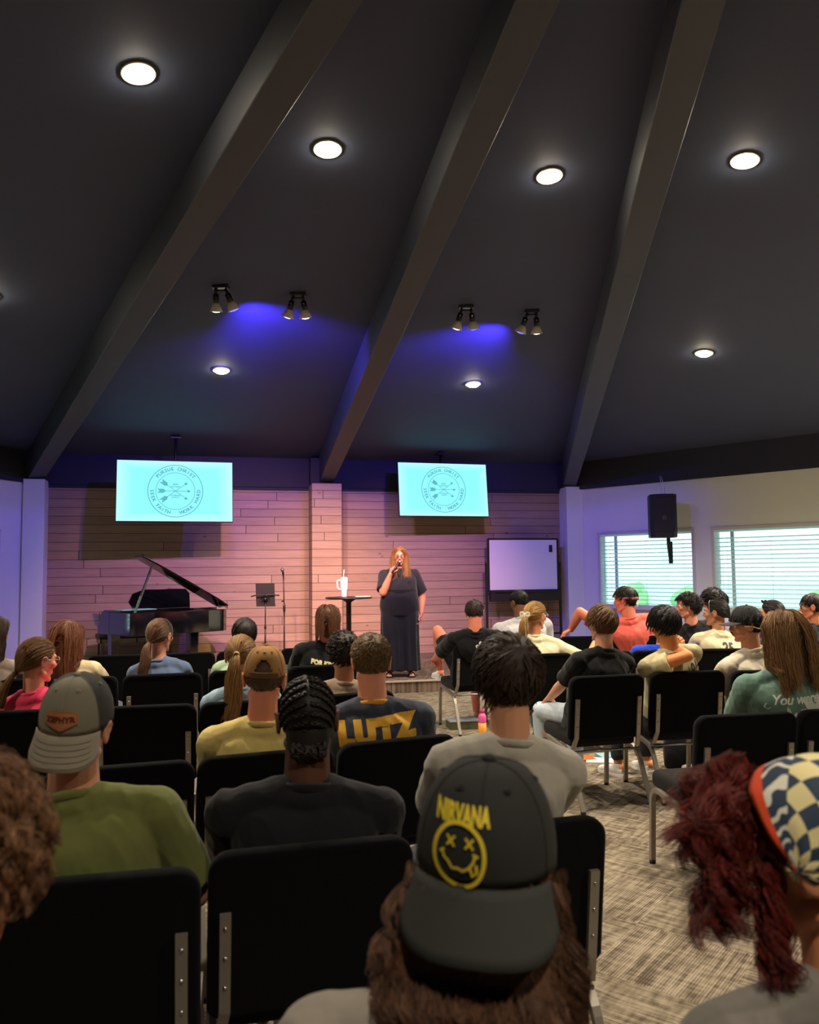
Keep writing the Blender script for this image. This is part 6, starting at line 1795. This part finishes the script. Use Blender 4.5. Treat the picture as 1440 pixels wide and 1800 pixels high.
# bandana: wide cloth wrapped from the forehead to the nape
def bandana_mat():
    m = bpy.data.materials.new('diamond_bandana'); m.use_nodes = True; nt = m.node_tree; N = nt.nodes.new; L = nt.links.new; b = nt.nodes['Principled BSDF']; b.inputs['Roughness'].default_value = .85
    uv = N('ShaderNodeAttribute'); uv.attribute_name = 'pattern'; sp = N('ShaderNodeSeparateXYZ'); L(uv.outputs['Vector'], sp.inputs[0])
    def M_(op, *a):
        n = N('ShaderNodeMath'); n.operation = op
        for i, v in enumerate(a):
            if isinstance(v, (int, float)): n.inputs[i].default_value = v
            else: L(v, n.inputs[i])
        return n.outputs[0]
    U, V = sp.outputs[0], sp.outputs[1]
    u = M_('DIVIDE', U, .034); v = M_('DIVIDE', V, .050)
    s = M_('FLOOR', M_('ADD', u, v)); t = M_('FLOOR', M_('SUBTRACT', u, v)); ck = M_('MODULO', M_('ABSOLUTE', M_('ADD', s, t)), 2.0)
    ck = M_('MODULO', M_('ABSOLUTE', s), 2.0); ck2 = M_('MODULO', M_('ABSOLUTE', t), 2.0); ch = M_('ABSOLUTE', M_('SUBTRACT', ck, ck2))
    inr = M_('MULTIPLY', M_('GREATER_THAN', V, -.068), M_('LESS_THAN', V, .30))
    mx = N('ShaderNodeMix'); mx.data_type = 'RGBA'; mx.inputs['A'].default_value = (*sRGB('#33445a'), 1); mx.inputs['B'].default_value = (*sRGB('#e9dda6'), 1)
    L(M_('MULTIPLY', M_('MULTIPLY', ch, inr), M_('LESS_THAN', U, 9.0)), mx.inputs['Factor'])
    # front border: navy with pale scribbles, then an orange edge; hem white
    vo = N('ShaderNodeTexWave'); vo.inputs['Scale'].default_value = 14; vo.inputs['Distortion'].default_value = 14; L(uv.outputs['Vector'], vo.inputs['Vector'])
    sc1 = M_('MULTIPLY', M_('GREATER_THAN', vo.outputs['Color'], .72), 1.0)
    brd = M_('MULTIPLY', M_('GREATER_THAN', V, .142), 1.0)
    m2 = N('ShaderNodeMix'); m2.data_type = 'RGBA'; m2.inputs['A'].default_value = (*sRGB('#33445a'), 1); m2.inputs['B'].default_value = (*sRGB('#e8e6d8'), 1); L(sc1, m2.inputs['Factor'])
    m3 = N('ShaderNodeMix'); m3.data_type = 'RGBA'; L(brd, m3.inputs['Factor']); L(mx.outputs['Result'], m3.inputs['A']); L(m2.outputs['Result'], m3.inputs['B'])
    m4 = N('ShaderNodeMix'); m4.data_type = 'RGBA'; L(M_('GREATER_THAN', V, .178), m4.inputs['Factor']); L(m3.outputs['Result'], m4.inputs['A']); m4.inputs['B'].default_value = (*sRGB('#f0562c'), 1)
    m5 = N('ShaderNodeMix'); m5.data_type = 'RGBA'; L(M_('LESS_THAN', V, -.108), m5.inputs['Factor']); L(m4.outputs['Result'], m5.inputs['A']); m5.inputs['B'].default_value = (*sRGB('#d9e0e2'), 1)
    L(m5.outputs['Result'], b.inputs['Base Color']); return m
rows, pat = [], []
NU, NV = 44, 40
V_, T_ = [], []
for i in range(NU):
    th_ = R(-100 + 200 * i / (NU - 1))       # across the head, left..right (0 = crown line)
    for j in range(NV):
        f = j / (NV - 1); ph_ = R(-52 + 172 * f)      # from low at the back over the crown to the front
        ph_ = ph_ * (1 - .0) if True else ph_
        d = np.array([math.sin(th_) * (.55 + .45 * math.cos(R(-20) + 0)), -math.cos(ph_) * math.cos(th_), math.sin(ph_) * math.cos(th_) + 0])
        d = d / np.linalg.norm(d)
        r = float(head_r(d[None])[0]) + .021 + .0015 * math.sin(i * .9) * math.sin(j * .7)
        V_.append(d * r); T_.append((th_ * .10, ph_ * .105 - .02, 0))
idx = np.arange(NU * NV).reshape(NU, NV); F_ = np.stack([idx[:-1, :-1], idx[:-1, 1:], idx[1:, 1:], idx[1:, :-1]], -1).reshape(-1, 4)
M = np.array(P.HM); V_ = np.array(V_) @ M.T + np.array(P.hc)
me = np_mesh('bandana', V_, F_); at = me.attributes.new('pattern', 'FLOAT_VECTOR', 'POINT'); at.data.foreach_set('vector', np.array(T_, np.float32).ravel())
bd = obj('bandana', me, bandana_mat(), P.root); sm = bd.modifiers.new('thickness', 'SOLIDIFY'); sm.thickness = .002
# ================================================================== SPEAKER (standing)
def speaker_person():
    x, y = -.145, 10.93
    root = empty('person', (x, y, STZ), R(180 + 3), 'woman standing on stage in a black top and wide black trousers', 'person')
    P = Person(); P.root = root; P.hs = 1.0; P.HM = rotm(2, -3, 0); P.seed = 77
    X, Y, Z = Vector((1, 0, 0)), Vector((0, 1, 0)), Vector((0, 0, 1))
    P.hc = Vector((0, .01, 1.573)); P.X, P.Y, P.Z = X, Y, Z
    def secs(g):
        return [((0, 0, .80), .225 + g, .165 + g), ((0, .01, .92), .250 + g, .190 + g), ((0, .03, 1.04), .235 + g, .20 + g), ((0, .035, 1.12), .215 + g, .185 + g), ((0, .03, 1.20), .215 + g, .175 + g), ((0, .015, 1.29), .205 + g, .15 + g), ((0, 0, 1.36), .165 + g, .10 + g), ((0, -.01, 1.405), .11 + g * .6, .065 + g * .5), ((0, 0, 1.435), .06, .05)]
    S = {1: Vector((.198, -.01, 1.325)), -1: Vector((-.198, -.01, 1.325))}
    E1, W1 = ik(S[1], Vector((.125, .205, 1.335)), .29, .25, (.35, .1, -1)); E2, W2 = ik(S[-1], Vector((-.285, .05, .83)), .29, .25, (-.4, -.5, 0))
    B = Blob(); B.loft([(Vector(c), a, b, X, Y) for c, a, b in secs(0)])
    for s in (-1, 1): B.cone((s * .04, -.01, 1.40), .05, S[s] + Vector((-s * .02, 0, 0)), .062); B.ball((s * .085, .10, 1.235), (.092, .082, .082))
    B.cone((0, -.005, 1.39), .064, P.hc + P.HM @ Vector((0, -.018, -.045)), .057)
    head_prims(B, lambda v: P.HM if v is None else P.hc + P.HM @ v, 1.0, jaw=1.12)
    for s, E, W in ((1, E1, W1), (-1, E2, W2)): B.chain([S[s], S[s].lerp(E, .4), E, E.lerp(W, .3), W], [.070, .068, .052, .052, .031])
    hand(B, W1, (-.30, -.02, .95), (.75, .55, .25), 1, .9, curls=(.95, 1.05, 1.1, 1.15)); hand(B, W2, (.05, .12, -1), (-1, .1, 0), 1, .5)
    for s in (-1, 1):
        B.chain([(s * .12, .0, .85), (s * .13, .01, .46), (s * .135, -.01, .09)], [.105, .068, .040]); B.cone((s * .135, -.045, .045), .036, (s * .15, .12, .028), .026)
        for k in range(5): B.ball((s * .15 + (k - 2) * .014, .155 - abs(k - 2) * .006 - s * (k - 2) * .004, .022), (.010 if k * s != 2 else .013, .018, .010))
    P.body = obj('body', B.mesh(.0055, 3, 'body'), skin('#d88c6c'), root)
    # top
    B = Blob(); g = .012; B.loft([(Vector(c), a + g, b + g, X, Y) for c, a, b in secs(0)[3:-1]] + [(Vector((0, -.004, 1.418)), .085, .06, X, Y)])
    for s, E in ((1, E1), (-1, E2)):
        B.cone((s * .04, -.01, 1.395), .055, S[s] + Vector((-s * .02, 0, 0)), .074); q = S[s].lerp(E, .86); B.cone(S[s], .082, q, .086, flat1=True)
        B.ball((s * .085, .105, 1.235), (.105, .095, .095))
    P.shirt = obj('top', B.mesh(.006, 2, 'top', (.006, 7, 3)), cloth('#26262a'), root)
    bm = NB()
    for s in (-1, 1): flat = [Vector((s * .075, .03, 1.435)), Vector((s * .055, .095, 1.415)), Vector((s * .02, .14, 1.355)), Vector((0, .165, 1.315))]; tube(bm, flat, .009, sq=(.022, .008))
    obj('collar', bm, cloth('#26262a'), P.shirt)
    # trousers
    B = Blob(); B.loft([(Vector(c), a + .014, b + .016, X, Y) for c, a, b in secs(0)[:4]])
    for s in (-1, 1): B.loft([(Vector((s * .105, .0, z)), rx, ry, X, Y) for z, rx, ry in ((.95, .135, .17), (.78, .145, .165), (.55, .145, .15), (.30, .150, .145), (.10, .158, .15), (.085, .158, .15))])
    B.loft([(Vector((0, .0, z)), rx, ry, X, Y) for z, rx, ry in ((.98, .16, .185), (.84, .13, .170), (.70, .09, .135), (.55, .06, .09), (.42, .03, .04))])
    me = B.mesh(.007, 6, 'trousers')
    # long vertical pleats
    n = len(me.vertices); co = np.empty(n * 3); me.vertices.foreach_get('co', co); co = co.reshape(-1, 3); nr = np.empty(n * 3); me.vertices.foreach_get('normal', nr); nr = nr.reshape(-1, 3)
    a = np.arctan2(co[:, 1], co[:, 0] - np.sign(co[:, 0]) * .105); w = np.clip((.95 - co[:, 2]) / .6, 0, 1); co += nr * (np.sin(a * 9 + co[:, 2] * 1.2) * .010 * w)[:, None]; me.vertices.foreach_set('co', co.ravel()); me.update()
    obj('trousers', me, cloth('#1f2026'), root)
    bm = NB(); ring = [Vector((math.cos(t) * .232, .034 + math.sin(t) * .203, 1.115)) for t in [2 * math.pi * k / 40 for k in range(41)]]; tube(bm, ring, .01, sq=(.012, .05)); obj('waistband', bm, cloth('#17171a'), root)
    for s in (-1, 1):   # sandals
        bm = NB(); c = Vector((s * .145, .055, 0)); pts = [(c.x + a_, c.y + b_) for a_, b_ in ((-.03, -.125), (.03, -.125), (.042, -.02), (.05, .07), (.03, .125), (-.03, .125), (-.048, .07), (-.04, -.02))]; prism(bm, pts, .0, .016); bmesh.ops.recalc_face_normals(bm, faces=bm.faces); sd = obj('sandal', bm, MW['rubber'], root)
        bm = NB(); tube(bm, [c + Vector((-.045, .03, .02)), c + Vector((-.02, .05, .062)), c + Vector((0, .09, .045)), c + Vector((.02, .05, .062)), c + Vector((.045, .03, .02))], .005, sq=(.018, .004)); tube(bm, [c + Vector((-.04, -.03, .02)), c + Vector((0, -.02, .085)), c + Vector((.04, -.03, .02))], .005, sq=(.018, .004)); obj('strap', bm, MW['rubber'], sd)
    # long blond hair, part over the front of her left shoulder
    hb = HairBuilder('').shell(.010, 77, .002, tint=.75, nape=-50, front=46)
    hb.mass([((0, -.045, .0), .074, .062), ((0, -.055, -.08), .080, .055), ((0, -.062, -.16), .085, .045), ((0, -.075, -.25), .08, .035)], tint=.6)
    hb.strands(drape(RS(80), 2400, .42, .013, part=(0, .35, .95), out=.09, back=.09, mk=dict(nape=-45, front=46)), .0014, .35, .3, rs=RS(81))
    rs = RS(82)
    for sx, n in ((-1, 1300), (1, 700)):
        f = np.linspace(0, 1, 12); base = np.stack([np.interp(f, [0, .2, .45, .7, 1], [sx * .05, sx * .083, sx * .082, sx * .085, sx * .075]), np.interp(f, [0, .2, .45, .7, 1], [.06, .03, .05, .105, .165]), np.interp(f, [0, .2, .45, .7, 1], [.085, .02, -.10, -.20, -.31])], -1)
        o_ = rs.normal(size=(n, 1, 3)) * np.array([.015, .010, .012]) * np.linspace(.7, 1.5, 12).reshape(1, 12, 1)
        hb.strands(base[None] + o_, .0014, .35, .3, rs=rs)
    put_hair(P, hb, '#96703f'); eyes(P, '#5a6a72'); glasses(P, '#8a5a48')
    return P, W1
SP, W1 = speaker_person()
Ms = Matrix.Translation(SP.root.location) @ Matrix.Rotation(SP.root.rotation_euler.z, 4, 'Z')
mp = SP.hc + SP.HM @ Vector((.004, .125, -.066)); hp = W1 + Vector((-.055, .035, .075)); ax = (mp - hp).normalized()
q = Ms @ mp; mk_ = empty('microphone', q, SP.root.rotation_euler.z, 'handheld microphone held to the speaker\'s mouth', 'microphone')
bm = NB(); sphere(bm, (0, 0, 0), .026, u=16, v=12); obj('grille', bm, MW['steel'], mk_)
bm = NB(); lathe(bm, [(0, .235), (.012, .235), (.014, .05), (.023, .022), (.0, .015)], (0, 0, 0), 16, axis=-ax); obj('body', bm, MW['black'], mk_)

# ================================================================== SMALL THINGS ON THE FLOOR
bt = empty('water_bottle', (.655, 7.72, 0), 0, 'pink and orange drinking bottle standing on the floor beside a chair leg', 'bottle')
bm = NB(); lathe(bm, [(0, 0), (.036, 0), (.038, .01), (.038, .12), (0, .12)], seg=20); obj('base', bm, mat('bottle_orange', '#f09a2a', .4), bt)
bm = NB(); lathe(bm, [(.038, .12), (.038, .18), (.02, .21), (0, .21)], seg=20); obj('body', bm, mat('bottle_pink', '#e05a9a', .4), bt)
bm = NB(); lathe(bm, [(.020, .205), (.024, .21), (.024, .245), (0, .25)], seg=16); obj('cap', bm, mat('bottle_cap', '#b0406a', .4), bt)
bx = empty('shoe_box', (.50, 8.12, 0), R(10), 'small flat dark green box on the floor by the white sneakers', 'box')
bm = NB(); box(bm, (0, 0, .035), (.30, .20, .07)); bev(bm, .004, 1); obj('tray', bm, mat('box_olive', '#4a4a2e', .7), bx)
bm = NB(); box(bm, (0, 0, .08), (.31, .21, .02)); bev(bm, .004, 1); obj('lid', bm, mat('box_lid', '#9aa0a8', .6), bx)
for i, (x, y, w, d, h, col, rz, lab) in enumerate(((1.36, 6.72, .20, .14, .02, '#c7622e', 15, 'orange booklet lying on the floor under the aisle chair'), (1.50, 6.66, .22, .16, .015, '#d9e0dc', -10, 'white booklet lying on the floor beside the orange one'), (1.62, 6.82, .20, .15, .02, '#8fc0c4', 8, 'pale teal booklet lying on the floor behind the white one'))):
    bm = NB(); box(bm, (0, 0, h / 2), (w, d, h)); bev(bm, .002, 1); o = obj('booklet', bm, mat('booklet_%d' % i, col, .6)); o.location = (x, y, 0); o.rotation_euler = (0, 0, R(rz)); tag(o, lab, 'booklet')
bg_ = empty('backpack', (2.10, 6.42, 0), R(-20), 'black backpack slumped on the floor between the right chairs', 'bag')
B = Blob(); B.loft([(Vector((0, 0, .01)), .15, .10, Vector((1, 0, 0)), Vector((0, 1, 0))), (Vector((0, 0, .12)), .16, .11, Vector((1, 0, 0)), Vector((0, 1, 0))), (Vector((0, .02, .26)), .14, .09, Vector((1, 0, 0)), Vector((0, 1, 0))), (Vector((0, .03, .33)), .08, .05, Vector((1, 0, 0)), Vector((0, 1, 0)))]); obj('body', B.mesh(.01, 3, 'bag', (.006, 6, 9)), cloth('#17181b'), bg_)
bm = NB(); tube(bm, [(-.05, .02, .33), (-.03, .03, .39), (.03, .03, .39), (.05, .02, .33)], .008, 8); tube(bm, [(.1, -.09, .28), (.17, -.13, .15), (.14, -.11, .02)], .01, sq=(.03, .006)); obj('strap', bm, MW['black'], bg_)

bpy.data.scenes.remove(SCR)
